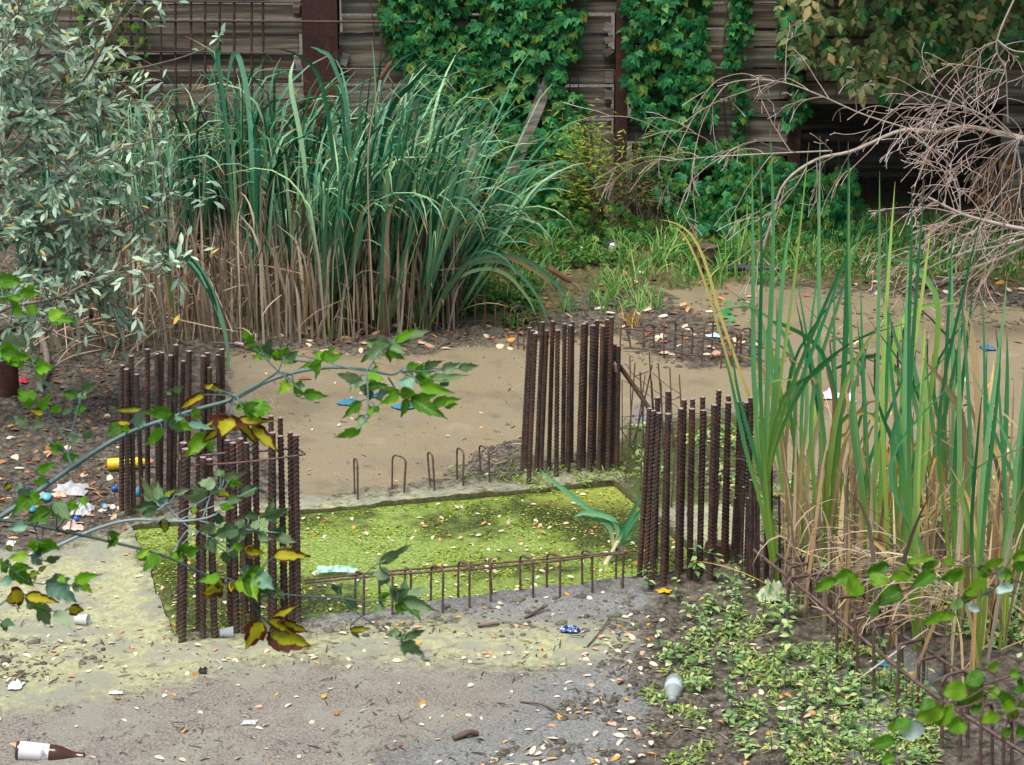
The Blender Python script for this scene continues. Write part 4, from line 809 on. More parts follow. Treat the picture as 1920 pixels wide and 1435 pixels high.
for k, p in enumerate(BR):
    oy = random.uniform(-.35, .5); P = spline([PY(x, y, YS+oy*i/(len(p)-1)+.1*random.uniform(-1, 1)) for i, (x, y) in enumerate(p)], 30); tube(ms, P, np.linspace(.012, .003, 30), 6)
    for j in range(36):
        i = random.randint(8, 29); d = nrm(np.array([random.uniform(-.5, 1), random.uniform(-.8, .8), random.uniform(-.5, .9)])); L = random.uniform(.12, .32); Q = spline([P[i], P[i]+d*L*.5+np.array([0, 0, .02]), P[i]+d*L-np.array([0, 0, .04])], 8)
        tube(ms, Q, np.linspace(.003, .0012, 8), 4)
        for q in range(15): lw.append((Q[random.randint(1, 7)]+rng.normal(0, .012, 3), d))
lx = np.array([a for a, _ in lw]); ld = np.array([d for _, d in lw]); m = len(lx); px_, py_ = pix(lx)
keep = (rng.random(m) < np.where(fbm(px_*.012, py_*.012, 90) > .38, .95, .45)*np.clip(1.25-(px_-60)/190, .3, 1)); lx, ld = lx[keep], ld[keep]; m = len(lx)
inst(mb, leaf_t(1, .31, .2, .1, (.6, 1, .75)), lx, frames(ld+rng.normal(0, .6, (m, 3)), np.stack([rng.normal(0, .5, m), rng.normal(-.5, .4, m), rng.normal(1, .3, m)], 1)), rng.uniform(.042, .076, m), 0)
# the long bare spray with a leafy tip crossing the rod grid
P = spline([PY(185, 138, YS), PY(260, 128, YS), PY(340, 108, YS), PY(395, 85, YS), PY(415, 65, YS)], 20); tube(ms, P, np.linspace(.005, .0018, 20), 5)
m = 13; L = P[rng.choice([19, 19, 18, 18, 17, 15, 12, 9], m)]; inst(mb, leaf_t(1, .35, .2, .1, (.6, 1, .75)), L, frames(rng.normal(0, 1, (m, 3))*[1, .5, .7], np.tile([0., -.6, 1], (m, 1))), rng.uniform(.035, .06, m), 0)
local(mb, root).build('foliage', M_WILL, root); local(ms, root).build('branch', M_BARK, root)
rod('mossy_log', [GG(95, 650)+np.array([0, 0, .12]), GG(160, 645)+np.array([0, 0, .15]), GG(225, 632)+np.array([0, 0, .17])], .026, 'mossy dark log end lying before the straw at left', 'log', n=8, mat=plain('mossy_bark', lin(52, 54, 36), .95, .4, 30))
rod('dead_stick', [GG(70, 740), GG(90, 700)+np.array([0, 0, .06]), GG(75, 660)+np.array([0, 0, .14])], .018, 'grey dead stick slanting out of the mud at left', 'stick', n=8, mat=M_BARK)
mb = MB(); p = GG(18, 745); tube(mb, [p-[0, 0, .05], p+[0, 0, .12], p+[0, 0, .34]], .05, 14); tag(mb.build('rusty_stub', M_POST), 'short dark rusty pipe stub at the left frame edge', 'pipe')

# ------------------------------------------------------------------ dead branches at right
t = NT('dead_twig'); lf = t.n('Attribute', _attribute_name='lf'); sx = t.n('SeparateXYZ', Vector=lf.outputs['Vector'])
c = t.ramp(sx.outputs[1], [(0, lin(166, 156, 146)), (.4, lin(156, 132, 118)), (.7, lin(186, 170, 160)), (1, lin(236, 234, 236))]); c = t.mix(t.math('MULTIPLY', t.noise(60), .5), c, t.mix(1., c, (.6, .52, .48), 'MULTIPLY'))
M_TWIG = t.done(c, .7, spec=.3)
M_LIMB = plain('pale_limb', lin(158, 148, 136), .8, .25, 25)
def twig(mb, p, d, L, r, lev):
    n = 11; P = [p]; d = nrm(d); bend = np.array([random.gauss(-.02, .05), random.gauss(0, .03), random.gauss(-.1, .07)])
    for k in range(n-1): d = nrm(d+bend+rng.normal(0, .055, 3)); P.append(P[-1]+d*L/(n-1))
    P = np.array(P); tube(mb, P, np.linspace(r, r*.6, n), 5, vv=np.linspace(0 if lev == 2 else .35, 1 if lev == 0 else .75, n))
    if lev == 0: return
    for k in range(random.randint(1, 3)):
        i = random.randint(3, n-2); s = nrm(np.cross(d, rng.normal(0, 1, 3))); twig(mb, P[i], nrm(P[i+1]-P[i])+s*random.uniform(.5, 1.1)+np.array([-.05, 0, .1]), L*random.uniform(.25, .6), r*.8, lev-1 if random.random() < .7 else 0)
def dead(label, limbs, tw, Y):
    root = tag(empty('dead_branch', PY(*limbs[0][0][0], Y)), label, 'dead branch'); ml = MB(); mt = MB()
    for pts, w0, w1, nt in limbs:
        oy = random.uniform(-.25, .25); P = spline([PY(x, y, Y+oy*k/len(pts)) for k, (x, y) in enumerate(pts)], 40); tube(ml, P, np.linspace(w0, w1, 40), 8)
        for k in range(int(nt*1.9)):
            i = random.randint(6, 38); T = nrm(P[i+1]-P[i-1]); s = nrm(np.cross(T, rng.normal(0, 1, 3))); twig(mt, P[i], T*random.uniform(.1, .8)+s*random.uniform(.5, 1.)+np.array([-.15, 0, .3]), random.uniform(.2, .6), .003, 2)
    for (x, y), (dx, dz), L in tw:
        twig(mt, PY(x, y, Y+random.uniform(-.1, .1)), np.array([dx, random.uniform(-.5, .3), dz]), L, .0034, 2)
    local(ml, root).build('limb', M_LIMB, root); local(mt, root).build('twig_spray', M_TWIG, root)
YD = 13.2
dead('pale dead limb arching left and down above the right cattails', [([(1990, 275), (1900, 255), (1810, 238), (1760, 248), (1690, 245), (1600, 283), (1530, 300), (1470, 345), (1445, 420), (1425, 480)], .0155, .005, 14), ([(1560, 283), (1450, 288), (1340, 294), (1250, 302)], .0048, .0025, 7), ([(1720, 246), (1620, 215), (1540, 180), (1470, 155), (1400, 150), (1345, 162)], .0048, .0025, 7), ([(1700, 246), (1780, 310), (1800, 380), (1775, 420)], .006, .003, 4)], [], YD)
hub = [((1908, 262), (cos(a), sin(a)), random.uniform(.3, .75)) for a in np.linspace(2.2, 4.75, 17)]
dead('burst of reddish dead twigs spreading from a knot at the right frame edge', [([(1990, 250), (1940, 255), (1905, 262)], .02, .014, 0), ([(1905, 262), (1850, 220), (1790, 195), (1720, 170)], .006, .003, 5), ([(1905, 265), (1915, 330), (1908, 380)], .006, .003, 3)], hub, YD-.25)
dead('reddish dead twig hanging down before the yellowing tree', [([(1930, -60), (1870, 75), (1885, 130), (1888, 175), (1890, 230)], .006, .003, 8), ([(1870, 75), (1900, 95), (1960, 100)], .004, .003, 2)], [((1885, 130), (-1, .1), .4), ((1885, 140), (-.8, .3), .35)], YD-.5)
dead('low dead limb lying on the grass at the right frame edge', [([(1990, 435), (1920, 430), (1850, 415), (1800, 400), (1740, 370)], .014, .006, 12), ([(1990, 430), (1880, 460), (1790, 480), (1700, 525)], .008, .004, 6), ([(1990, 430), (1900, 475), (1820, 505)], .011, .008, 3), ([(1860, 420), (1790, 450), (1720, 500), (1690, 530)], .005, .003, 4)], [((1790, 400), (-1, .4), .45), ((1760, 385), (-.9, .1), .4)], YD-.9)
mb = MB()                                     # withered leaves caught under the twigs
m = 160; L = np.array([PY(random.uniform(1820, 1930), random.uniform(290, 410), YD+random.uniform(-.1, .3)) for _ in range(m)])
inst(mb, leaf_t(1, .3, .3), L, frames(np.stack([rng.normal(0, .3, m), rng.normal(0, .3, m), -np.ones(m)], 1), np.stack([rng.normal(0, .5, m), -np.ones(m), rng.normal(0, .3, m)], 1)), rng.uniform(.05, .1, m), 0)
tag(mb.build('withered_leaves', leafmat('withered', [(0, lin(92, 76, 60)), (1, lin(130, 110, 88))], .8, .15)), 'hanging brown withered leaves under the dead twigs at right', 'dead leaves', kind='stuff')

# ------------------------------------------------------------------ near branches, leaf by leaf
def nleaf(mb, a, b, w, Z, mat, lob=.14, dz=None, heart=False):
    P0 = PZ(*a, Z); P1 = PZ(*b, Z+(random.uniform(-.035, .035) if dz is None else dz)); L = np.linalg.norm(P1-P0); d = (P1-P0)/L; wd = w*Z/F
    view = nrm(C0-P0); s = nrm(np.cross(d, view)); n = np.cross(s, d); an = random.uniform(-.6, .6); s, n = s*cos(an)+n*sin(an), n*cos(an)-s*sin(an)
    wd = wd/max(.6, cos(an)); nv, nu = 22, 7; v_ = np.linspace(0, 1, nv); u_ = np.linspace(-1, 1, nu)
    k1 = random.uniform(-.12, .2); k2 = random.uniform(.0, .4); ph = random.uniform(0, 6)
    teeth = 1-lob*2.*(1-((v_*random.choice([2.6, 3.4, 4.3])+random.uniform(.2, .5)) % 1))*np.clip(3*v_-.6, 0, 1)
    prof = np.clip(v_, 0, 1)**.5*np.clip(1-v_, 0, 1)**.75*1.72 if heart else np.sin(pi*np.clip(v_, 0, 1)**.7)**.85*(1-.55*v_**4)
    hw = wd*.68*prof*teeth; hw[0] = hw[-1] = wd*.012
    V = []; U_ = []
    for i, v in enumerate(v_):
        for u in u_:
            z = -k1*L*v*v*1.2 + k2*wd*(abs(u)**1.5)*.8 + wd*.07*sin(10*v+ph+u*2)*abs(u) + .008*wd*sin(31*v)*abs(u)
            V.append(P0+d*L*v+s*hw[i]*u+n*z); U_.append((u, v))
    idx = np.arange(nv*nu).reshape(nv, nu); q = np.stack([idx[:-1, :-1], idx[:-1, 1:], idx[1:, 1:], idx[1:, :-1]], -1).reshape(-1, 4)
    mb.add(np.array(V), q, mat, np.array(U_))
LM = {'G': 0, 'D': 1, 'S': 2, 'Y': 3}
def branch(name, label, Z, stems, sets, mats, stemmat, cat_='branch', lob=.2, stalks=True, lm=LM):
    root = tag(empty(name, PZ(*stems[0][0][0], Z)), label, cat_); ms = MB(); mb = MB(); pts = []
    for P, w0, w1, dz in stems:
        Q = spline([PZ(x, y, Z+dz*i/(len(P)-1)) for i, (x, y) in enumerate(P)], 36); tube(ms, Q, np.linspace(w0, w1, 36)*Z/F/2, 7); pts.append(Q)
    allp = np.concatenate(pts)
    for (ox, oy, s), L in sets:
        for (x1, y1, x2, y2, w, k) in L:
            a, b = (ox+x1/s, oy+y1/s), (ox+x2/s, oy+y2/s); z = Z+random.uniform(-.03, .03)
            A = PZ(*a, z); nearest = allp[np.argmin(np.linalg.norm(allp-A, axis=1))]; dn = np.linalg.norm(nearest-A)
            nleaf(mb, a, b, w/s, z, lm[k], lob, None, lob < .1)
            if lob > .1 and random.random() < .5:          # leaflets grow in threes and fives: a smaller neighbour
                an = random.choice([-1, 1])*random.uniform(.5, 1.1); f_ = random.uniform(.55, .85); vx, vy = b[0]-a[0], b[1]-a[1]
                nleaf(mb, (a[0]+vx*.06, a[1]+vy*.06), (a[0]+f_*(vx*cos(an)-vy*sin(an)), a[1]+f_*(vx*sin(an)+vy*cos(an))), w/s*f_*1.05, z+.012, lm[k] if k != 'Y' else random.choice([0, 3]), lob)
            if stalks and dn < .075: tube(ms, spline([nearest, (nearest+A)/2+rng.normal(0, .004, 3), A], 6), .0011, 4)
    local(ms, root).build('stem', stemmat, root); local(mb, root).build('foliage', mats, root); return root
BM = [M_BOX, M_BOXD, M_BOXS, M_BOXY]
BS = plain('bluish_stem', lin(78, 104, 100), .45, .3, 30)
c1 = (380, 590, 3.556); c2 = (200, 640, 4.783); c3 = (310, 770, 3.189); c4 = (0, 860, 4.555); c5 = (0, 480, 3.777); c6 = (640, 955, 2.99)
branch('leafy_branch', 'long curved bluish branch with withering leaves reaching over the back left bars', 3.95,
 [([(-30, 990), (60, 930), (150, 866), (230, 817), (310, 787), (380, 765), (440, 748), (500, 716), (560, 697), (620, 690), (680, 692), (735, 703), (755, 690)], 11, 4, .15), ([(440, 745), (490, 718), (522, 697)], 5, 4, .05), ([(688, 695), (715, 655), (745, 635), (800, 618)], 4, 2, .05), ([(686, 697), (690, 740), (686, 785), (675, 800)], 4, 2, -.05), ([(728, 708), (750, 740), (775, 755), (820, 775)], 4, 2, .05), ([(752, 698), (800, 693), (850, 688)], 4, 2, .08), ([(135, 872), (128, 845), (145, 770), (156, 735)], 5, 2, .0), ([(126, 830), (95, 780), (62, 752)], 4, 2, .0), ([(130, 850), (50, 800), (28, 780)], 3, 2, .0), ([(522, 697), (490, 665), (470, 650)], 3, 2, .0), ([(522, 697), (528, 680), (530, 665)], 3, 2, .0)],
 [(c1, [(1260, 190, 1520, 90, 60, 'D'), (1240, 200, 1090, 170, 55, 'D'), (1220, 220, 1050, 310, 75, 'D'), (1230, 230, 1350, 300, 60, 'G'), (1250, 215, 1370, 260, 45, 'D'), (1290, 180, 1440, 85, 50, 'G'), (1360, 345, 1480, 350, 50, 'G'), (1480, 350, 1600, 310, 45, 'D'), (1590, 370, 1720, 320, 60, 'D'), (1700, 360, 1850, 340, 50, 'D'), (1400, 420, 1520, 430, 65, 'G'), (1520, 430, 1780, 410, 50, 'D'), (1450, 470, 1680, 525, 70, 'G'), (1530, 590, 1730, 560, 60, 'G'), (1390, 560, 1640, 715, 85, 'G'), (1375, 560, 1320, 690, 50, 'G'), (1310, 530, 1170, 605, 55, 'G'), (1320, 520, 1450, 550, 55, 'G'), (1340, 440, 1400, 505, 85, 'S'), (1060, 440, 880, 400, 65, 'D'), (1070, 440, 970, 470, 45, 'D'), (1095, 480, 1240, 475, 50, 'G'), (1100, 400, 1210, 430, 45, 'G'), (1050, 585, 940, 690, 60, 'G'), (1085, 690, 1030, 755, 55, 'D'), (1055, 760, 865, 838, 55, 'G'), (1140, 610, 1110, 690, 40, 'G'), (1150, 615, 1185, 665, 40, 'G'), (1100, 495, 1045, 485, 45, 'D'), (1110, 500, 1120, 590, 45, 'D'), (1420, 390, 1540, 380, 50, 'G'), (1640, 440, 1560, 480, 40, 'D'), (1600, 600, 1700, 600, 50, 'G'), (1160, 530, 1240, 520, 60, 'S'),
   (310, 170, 280, 98, 50, 'G'), (320, 190, 365, 120, 50, 'G'), (320, 200, 262, 230, 45, 'Y'), (400, 270, 330, 295, 50, 'G'), (420, 260, 455, 165, 55, 'D'), (500, 295, 500, 215, 55, 'G'), (540, 280, 560, 212, 65, 'G'), (560, 300, 645, 240, 55, 'D'), (470, 270, 380, 225, 60, 'G'), (540, 300, 610, 325, 50, 'G'), (400, 240, 300, 215, 45, 'G'), (780, 330, 690, 345, 65, 'G'), (790, 320, 765, 225, 50, 'G'), (800, 310, 880, 212, 65, 'G'), (820, 310, 940, 250, 60, 'G'), (790, 330, 640, 350, 40, 'G'), (570, 450, 495, 550, 65, 'G'), (600, 455, 660, 535, 80, 'G'), (680, 530, 825, 545, 65, 'G'), (650, 500, 690, 470, 40, 'D'), (1150, 350, 1160, 380, 40, 'G')]),
  (c2, [(310, 610, 50, 620, 55, 'Y'), (580, 640, 330, 640, 95, 'G'), (580, 680, 400, 580, 85, 'G'), (340, 680, 180, 715, 90, 'S'), (570, 710, 710, 830, 80, 'S'), (590, 700, 770, 800, 90, 'G'), (880, 480, 620, 610, 75, 'Y'), (900, 400, 1080, 460, 85, 'Y'), (890, 430, 960, 380, 50, 'Y'), (760, 650, 870, 600, 60, 'G'), (890, 820, 700, 1035, 120, 'G'), (500, 790, 330, 950, 80, 'G'), (1110, 700, 1030, 890, 230, 'Y'), (1000, 800, 850, 910, 70, 'Y'), (1090, 680, 900, 740, 85, 'Y'), (1290, 600, 1500, 590, 140, 'G'), (1220, 600, 1390, 690, 80, 'G'), (1170, 710, 1520, 735, 80, 'Y'), (1310, 770, 1530, 970, 105, 'Y'), (600, 450, 690, 400, 55, 'D'), (580, 460, 525, 430, 50, 'D'), (130, 760, -10, 840, 100, 'G'), (210, 740, 60, 730, 60, 'Y'), (730, 740, 960, 780, 50, 'S'), (1160, 570, 1300, 560, 60, 'G'), (200, 770, 140, 800, 60, 'G'), (560, 720, 600, 660, 60, 'G')]),
  (c5, [(590, 950, 690, 880, 65, 'D'), (540, 1000, 440, 960, 65, 'G'), (560, 1010, 615, 970, 45, 'D'), (530, 1110, 612, 1060, 55, 'G'), (430, 1070, 350, 1105, 50, 'G'), (280, 1080, 360, 980, 65, 'G'), (240, 1040, 125, 950, 90, 'G'), (300, 1120, 195, 1090, 50, 'Y'), (190, 1200, 90, 1130, 70, 'D'), (310, 1160, 240, 1220, 55, 'D'), (490, 1280, 580, 1300, 55, 'D'), (440, 1370, 335, 1340, 60, 'G'), (490, 1080, 440, 1140, 40, 'D'), (600, 1290, 650, 1230, 50, 'D'), (440, 1430, 560, 1420, 60, 'G')]),
  (c4, [(310, 120, 500, 20, 65, 'G'), (390, 180, 280, 205, 60, 'G'), (250, 300, 350, 395, 110, 'G'), (250, 340, 105, 475, 115, 'G'), (170, 300, 280, 240, 70, 'S'), (30, 270, 110, 200, 60, 'Y')])],
 BM, BS)
branch('leafy_branch', 'thin dark branch sloping down right before the front left bars with withered leaves', 3.8,
 [([(-30, 972), (60, 984), (180, 1010), (300, 1040), (380, 1076), (450, 1100), (520, 1114), (640, 1122)], 7, 3, .15), ([(455, 1103), (485, 1150), (515, 1180)], 3.5, 2, .0), ([(640, 1122), (690, 1128), (740, 1122)], 3, 2, 0), ([(640, 1126), (705, 1175), (755, 1203)], 3, 2, 0), ([(664, 1118), (668, 1098), (690, 1072), (712, 1055)], 3, 2, 0), ([(-20, 1030), (15, 1062), (60, 1092), (150, 1098)], 3, 2, 0), ([(-20, 1150), (30, 1118), (80, 1142), (120, 1148)], 3, 2, 0), ([(65, 990), (75, 1030), (78, 1050)], 2.5, 1.5, 0)],
 [(c3, [(460, 1000, 665, 1070, 150, 'G'), (545, 985, 655, 1075, 90, 'S'), (330, 1000, 205, 1030, 50, 'G'), (350, 1040, 235, 1085, 90, 'Y'), (390, 1020, 470, 1085, 60, 'Y'), (575, 1260, 475, 1432, 110, 'Y'), (640, 1310, 872, 1412, 140, 'Y'), (620, 1250, 870, 1335, 80, 'Y'), (470, 845, 600, 850, 60, 'Y'), (645, 878, 868, 865, 70, 'Y'), (665, 1075, 715, 1130, 40, 'D'), (450, 950, 520, 930, 40, 'S')]),
  (c4, [(440, 440, 260, 540, 115, 'G'), (480, 490, 575, 490, 70, 'G'), (470, 370, 610, 540, 95, 'D'), (240, 570, 45, 600, 75, 'S'), (340, 720, 400, 825, 130, 'G'), (330, 730, 232, 750, 70, 'G'), (360, 700, 512, 770, 75, 'G'), (240, 830, 70, 860, 80, 'G'), (90, 920, 300, 1115, 115, 'G'), (260, 830, 395, 910, 85, 'S'), (0, 890, 60, 960, 100, 'G'), (400, 880, 530, 830, 60, 'D'), (110, 1040, -20, 1060, 75, 'S'), (650, 1050, 855, 990, 85, 'G'), (400, 1035, 655, 1230, 160, 'S'), (200, 1150, 45, 1230, 140, 'Y'), (220, 1180, 505, 1230, 85, 'Y'), (330, 1260, 450, 1435, 120, 'D'), (480, 1300, 605, 1435, 100, 'D'), (580, 1280, 720, 1300, 90, 'Y'), (20, 1390, 140, 1430, 65, 'D'), (620, 1110, 715, 1080, 60, 'D'), (500, 1010, 560, 1060, 60, 'G'), (700, 330, 755, 415, 60, 'G'), (575, 390, 680, 430, 60, 'G'), (920, 650, 1040, 650, 60, 'G'), (1000, 690, 915, 770, 65, 'G'), (1350, 820, 1215, 965, 90, 'G'), (1165, 850, 1290, 760, 55, 'G'), (260, 1000, 340, 980, 55, 'Y'), (330, 960, 410, 910, 35, 'Y'), (60, 740, 110, 800, 40, 'Y'), (230, 1230, 320, 1290, 70, 'D')]),
  (c6, [(215, 300, 400, 190, 48, 'D'), (215, 310, 245, 250, 40, 'D'), (270, 370, 160, 365, 60, 'D'), (350, 500, 360, 370, 45, 'D'), (350, 500, 545, 565, 62, 'D'), (350, 510, 445, 625, 62, 'G'), (290, 500, 385, 450, 65, 'D'), (205, 480, 285, 490, 45, 'G'), (20, 520, 120, 560, 50, 'D'), (230, 540, 185, 600, 45, 'D'), (300, 540, 380, 570, 50, 'G'), (0, 440, -60, 450, 55, 'D'), (335, 690, 250, 708, 42, 'D'), (340, 742, 468, 818, 62, 'D'), (355, 728, 478, 672, 40, 'D'), (345, 740, 355, 680, 30, 'D'), (50, 678, 168, 668, 36, 'Y')])],
 BM, plain('dark_stem', lin(56, 78, 70), .5, .3, 30))
branch('leafy_branch', 'pale bent branch with curled grey green leaves hiding the front left bars', 4.2,
 [([(60, 1045), (95, 1030), (180, 992), (250, 975), (330, 978), (380, 973), (405, 965)], 7, 4, .0), ([(380, 973), (395, 925), (390, 915)], 3, 2, 0), ([(330, 978), (372, 960), (440, 935), (480, 915)], 2.5, 2, 0), ([(365, 975), (440, 990), (530, 1000)], 2.5, 2, 0), ([(310, 945), (350, 985), (400, 1010)], 2.5, 2, 0), ([(300, 975), (350, 955), (410, 920)], 2, 1.5, 0)],
 [(c3, [(330, 400, 310, 350, 40, 'D'), (350, 410, 492, 362, 45, 'D'), (300, 440, 188, 430, 62, 'D'), (380, 420, 462, 440, 45, 'G'), (330, 470, 240, 490, 50, 'D'), (240, 520, 112, 512, 66, 'D'), (440, 510, 572, 448, 55, 'D'), (370, 540, 468, 525, 50, 'D'), (330, 570, 412, 580, 45, 'G'), (310, 600, 330, 690, 50, 'D'), (440, 700, 472, 638, 45, 'D'), (445, 710, 420, 795, 70, 'D'), (450, 700, 548, 720, 55, 'D'), (540, 715, 545, 640, 50, 'D'), (600, 640, 758, 558, 50, 'D'), (610, 630, 652, 532, 45, 'D'), (560, 630, 440, 620, 40, 'D'), (650, 740, 708, 698, 50, 'D'), (660, 750, 788, 795, 55, 'D'), (560, 740, 650, 770, 50, 'D'), (430, 710, 268, 760, 75, 'D'), (260, 770, 300, 855, 65, 'D'), (350, 840, 378, 925, 60, 'D'), (380, 830, 432, 862, 45, 'D'), (390, 800, 480, 830, 50, 'G'), (60, 840, 150, 820, 60, 'G'), (120, 850, 210, 820, 60, 'G'), (300, 690, 190, 720, 60, 'D'), (240, 480, 330, 440, 50, 'D'), (320, 475, 368, 505, 60, 'Y'), (180, 580, 160, 625, 50, 'Y'), (-10, 510, 68, 468, 34, 'Y'), (50, 850, 100, 900, 70, 'G'), (480, 640, 540, 600, 40, 'D')]),
  (c4, [(1310, 360, 1210, 160, 70, 'D'), (1360, 360, 1350, 190, 65, 'D'), (1340, 380, 1450, 320, 60, 'S'), (1380, 400, 1130, 430, 80, 'D'), (1340, 440, 1180, 490, 70, 'D'), (1400, 510, 1410, 660, 75, 'Y'), (1500, 300, 1640, 250, 40, 'D')])],
 BM, plain('pale_stem', lin(126, 150, 148), .5, .25, 30))
branch('leafy_twig', 'thin twig with bright green lobed leaves at the left frame edge', 3.9,
 [([(-20, 602), (20, 595), (60, 597), (110, 606)], 4, 2, .0), ([(-20, 684), (20, 675), (60, 690)], 4, 2, 0), ([(-20, 560), (20, 555), (50, 545)], 3, 2, 0)],
 [(c5, [(0, 165, 150, 190, 90, 'G'), (20, 150, 140, 150, 50, 'G'), (30, 330, 40, 220, 80, 'G'), (60, 320, 155, 270, 75, 'G'), (150, 260, 308, 258, 65, 'G'), (170, 240, 260, 210, 45, 'G'), (190, 400, 275, 360, 65, 'G'), (90, 370, 185, 430, 60, 'G'), (345, 440, 460, 385, 70, 'G'), (345, 450, 548, 468, 75, 'G'), (0, 620, 190, 640, 110, 'D'), (20, 660, 225, 720, 100, 'G'), (180, 750, 70, 740, 65, 'G'), (260, 790, 405, 790, 80, 'G'), (230, 750, 310, 750, 60, 'D'), (60, 730, 140, 800, 60, 'G')])], BM, M_STEMG, 'twig', .2)
c7 = (1520, 1030, 3.5425); HM = [M_HEART, M_HEARTW]; HL = {'G': 0, 'W': 1}
branch('leafy_twig', 'overhanging twig with rounded green leaves before the right cattails', 3.4,
 [([(1950, 1105), (1858, 1072), (1790, 1051), (1754, 1051), (1678, 1064), (1605, 1084)], 5, 2, .1), ([(1836, 1064), (1774, 1062), (1718, 1086)], 3, 2, 0), ([(1950, 1140), (1880, 1105), (1800, 1130)], 3, 2, 0)],
 [(c7, [(165, 190, 28, 275, 80, 'G'), (280, 170, 155, 215, 110, 'G'), (310, 190, 250, 312, 145, 'G'), (510, 100, 365, 155, 90, 'G'), (470, 160, 430, 250, 135, 'G'), (700, 135, 545, 195, 110, 'G'), (820, 160, 675, 255, 100, 'G'), (640, 90, 832, 48, 50, 'G'), (600, 280, 445, 380, 120, 'G'), (445, 355, 395, 455, 55, 'G'), (1000, 150, 865, 195, 95, 'G'), (1170, 220, 1022, 300, 110, 'G'), (1200, 170, 1105, 125, 85, 'G'), (900, 430, 745, 495, 75, 'G'), (960, 440, 860, 465, 50, 'G'), (1325, 245, 1220, 325, 80, 'W'), (1215, 255, 1135, 305, 45, 'W'), (1030, 380, 1135, 400, 60, 'W'), (1010, 350, 918, 390, 65, 'G'), (1250, 140, 1355, 165, 90, 'G'), (1350, 130, 1450, 90, 80, 'G'), (880, 80, 970, 110, 65, 'G'), (740, 115, 860, 90, 60, 'G'), (1160, 110, 1290, 70, 60, 'G'), (1100, 260, 1000, 350, 80, 'G'), (1330, 60, 1430, 10, 80, 'G'), (1280, 190, 1230, 120, 70, 'G')])], HM, M_STEMB, 'twig', .05, lm=HL)
branch('leafy_twig', 'lowest overhanging twig with rounded green leaves at the lower right corner', 3.2,
 [([(1950, 1245), (1873, 1276), (1802, 1298), (1732, 1338), (1678, 1360)], 5, 2, .1), ([(1950, 1300), (1900, 1330), (1880, 1380)], 3, 2, 0), ([(1840, 1285), (1850, 1330)], 3, 2, 0)],
 [(c7, [(1040, 940, 872, 950, 140, 'G'), (1140, 900, 1012, 930, 100, 'G'), (1150, 920, 1050, 1005, 110, 'G'), (960, 1040, 1095, 990, 80, 'G'), (880, 1050, 700, 1130, 130, 'G'), (960, 1060, 820, 1160, 110, 'G'), (820, 1010, 725, 1055, 75, 'G'), (735, 1145, 615, 1265, 125, 'W'), (570, 1270, 415, 1325, 90, 'G'), (570, 1380, 465, 1425, 70, 'G'), (1010, 1150, 895, 1215, 120, 'G'), (1220, 900, 1210, 1000, 80, 'G'), (1240, 970, 1345, 1010, 90, 'G'), (1360, 1020, 1270, 1065, 80, 'G'), (1240, 1100, 1150, 1135, 90, 'G'), (1370, 1110, 1300, 1080, 90, 'G'), (1430, 1180, 1365, 1235, 90, 'G'), (1240, 770, 1150, 780, 80, 'G'), (1150, 840, 1020, 885, 110, 'G'), (1320, 820, 1395, 835, 65, 'G'), (660, 1140, 560, 1185, 90, 'G'), (1390, 990, 1430, 1060, 80, 'G'), (1280, 1240, 1345, 1195, 70, 'G'), (520, 1200, 600, 1150, 70, 'G'), (1060, 1060, 1140, 1040, 70, 'G'), (860, 1090, 905, 1070, 60, 'W'), (1400, 900, 1440, 950, 90, 'G')])], HM, M_STEMB, 'twig', .05, lm=HL)

# ------------------------------------------------------------------ litter
def flatM(px, py, ang, roll=0., dip=.02):               # frame for something lying down: local +Z points along ang on the ground
    d = np.array([cos(ang), sin(ang), dip]); d = nrm(d); s = nrm(np.cross(d, (0, 0, 1))); n = np.cross(s, d); R = np.stack([s, n, d], 1); return R@rotm((0, 0, 1), roll)
def lying(name, px, py, ang, parts, label, cat_, r):
    p = GG(px, py); p[2] += r*.85; root = tag(empty(name, p), label, cat_); R = flatM(px, py, ang, 0., -.15 if name == 'beer_bottle' else .02)
    for nm, prof, mat in parts:
        mb = MB(); lathe(mb, prof, 0, 24, R); mb.build(nm, mat, root)
    return root
M_AMBER = plain('amber_glass', lin(66, 38, 16), .08, .1, 10, spec=.8); M_WHITE = plain('white_plastic', lin(214, 214, 210), .45, .05, 15)
t = NT('bottle_label'); lf = t.n('Attribute', _attribute_name='lf'); sx = t.n('SeparateXYZ', Vector=lf.outputs['Vector']); nz = t.noise(60, 3)
M_LABEL = t.done(t.mix(t.math('MULTIPLY', t.step(nz, .5, .56), t.math('MULTIPLY', t.step(sx.outputs[1], .55, .62), t.step(sx.outputs[1], .86, .8))), lin(206, 206, 208), lin(140, 138, 142)), .6)
M_CLEAR = NT('clear_plastic'); M_CLEAR.set(M_CLEAR.b, 'Alpha', .45); M_CLEAR = M_CLEAR.done(lin(196, 206, 206), .18, spec=.7)
def mk(name, c, r=.5, v=.12): return plain(name, lin(*c), r, v, 40)
L0 = G(130, 1420)[0]-G(28, 1420)[0]
lying('beer_bottle', 30, 1421, radians(4), [('glass', [(0, 0), (.026, .001), (.031, .006), (.031, .012)], M_AMBER), ('label', [(.0312, .012), (.0314, .013), (.0314, .108), (.0312, .109)], M_LABEL), ('neck', [(.031, .108), (.031, .128), (.031, .132), (.028, .15), (.0205, .17), (.0155, .19), (.014, .215), (.0155, .217), (.0155, .225), (0, .226)], M_AMBER)], 'brown glass bottle with white label lying at the lower left corner', 'bottle', .031)
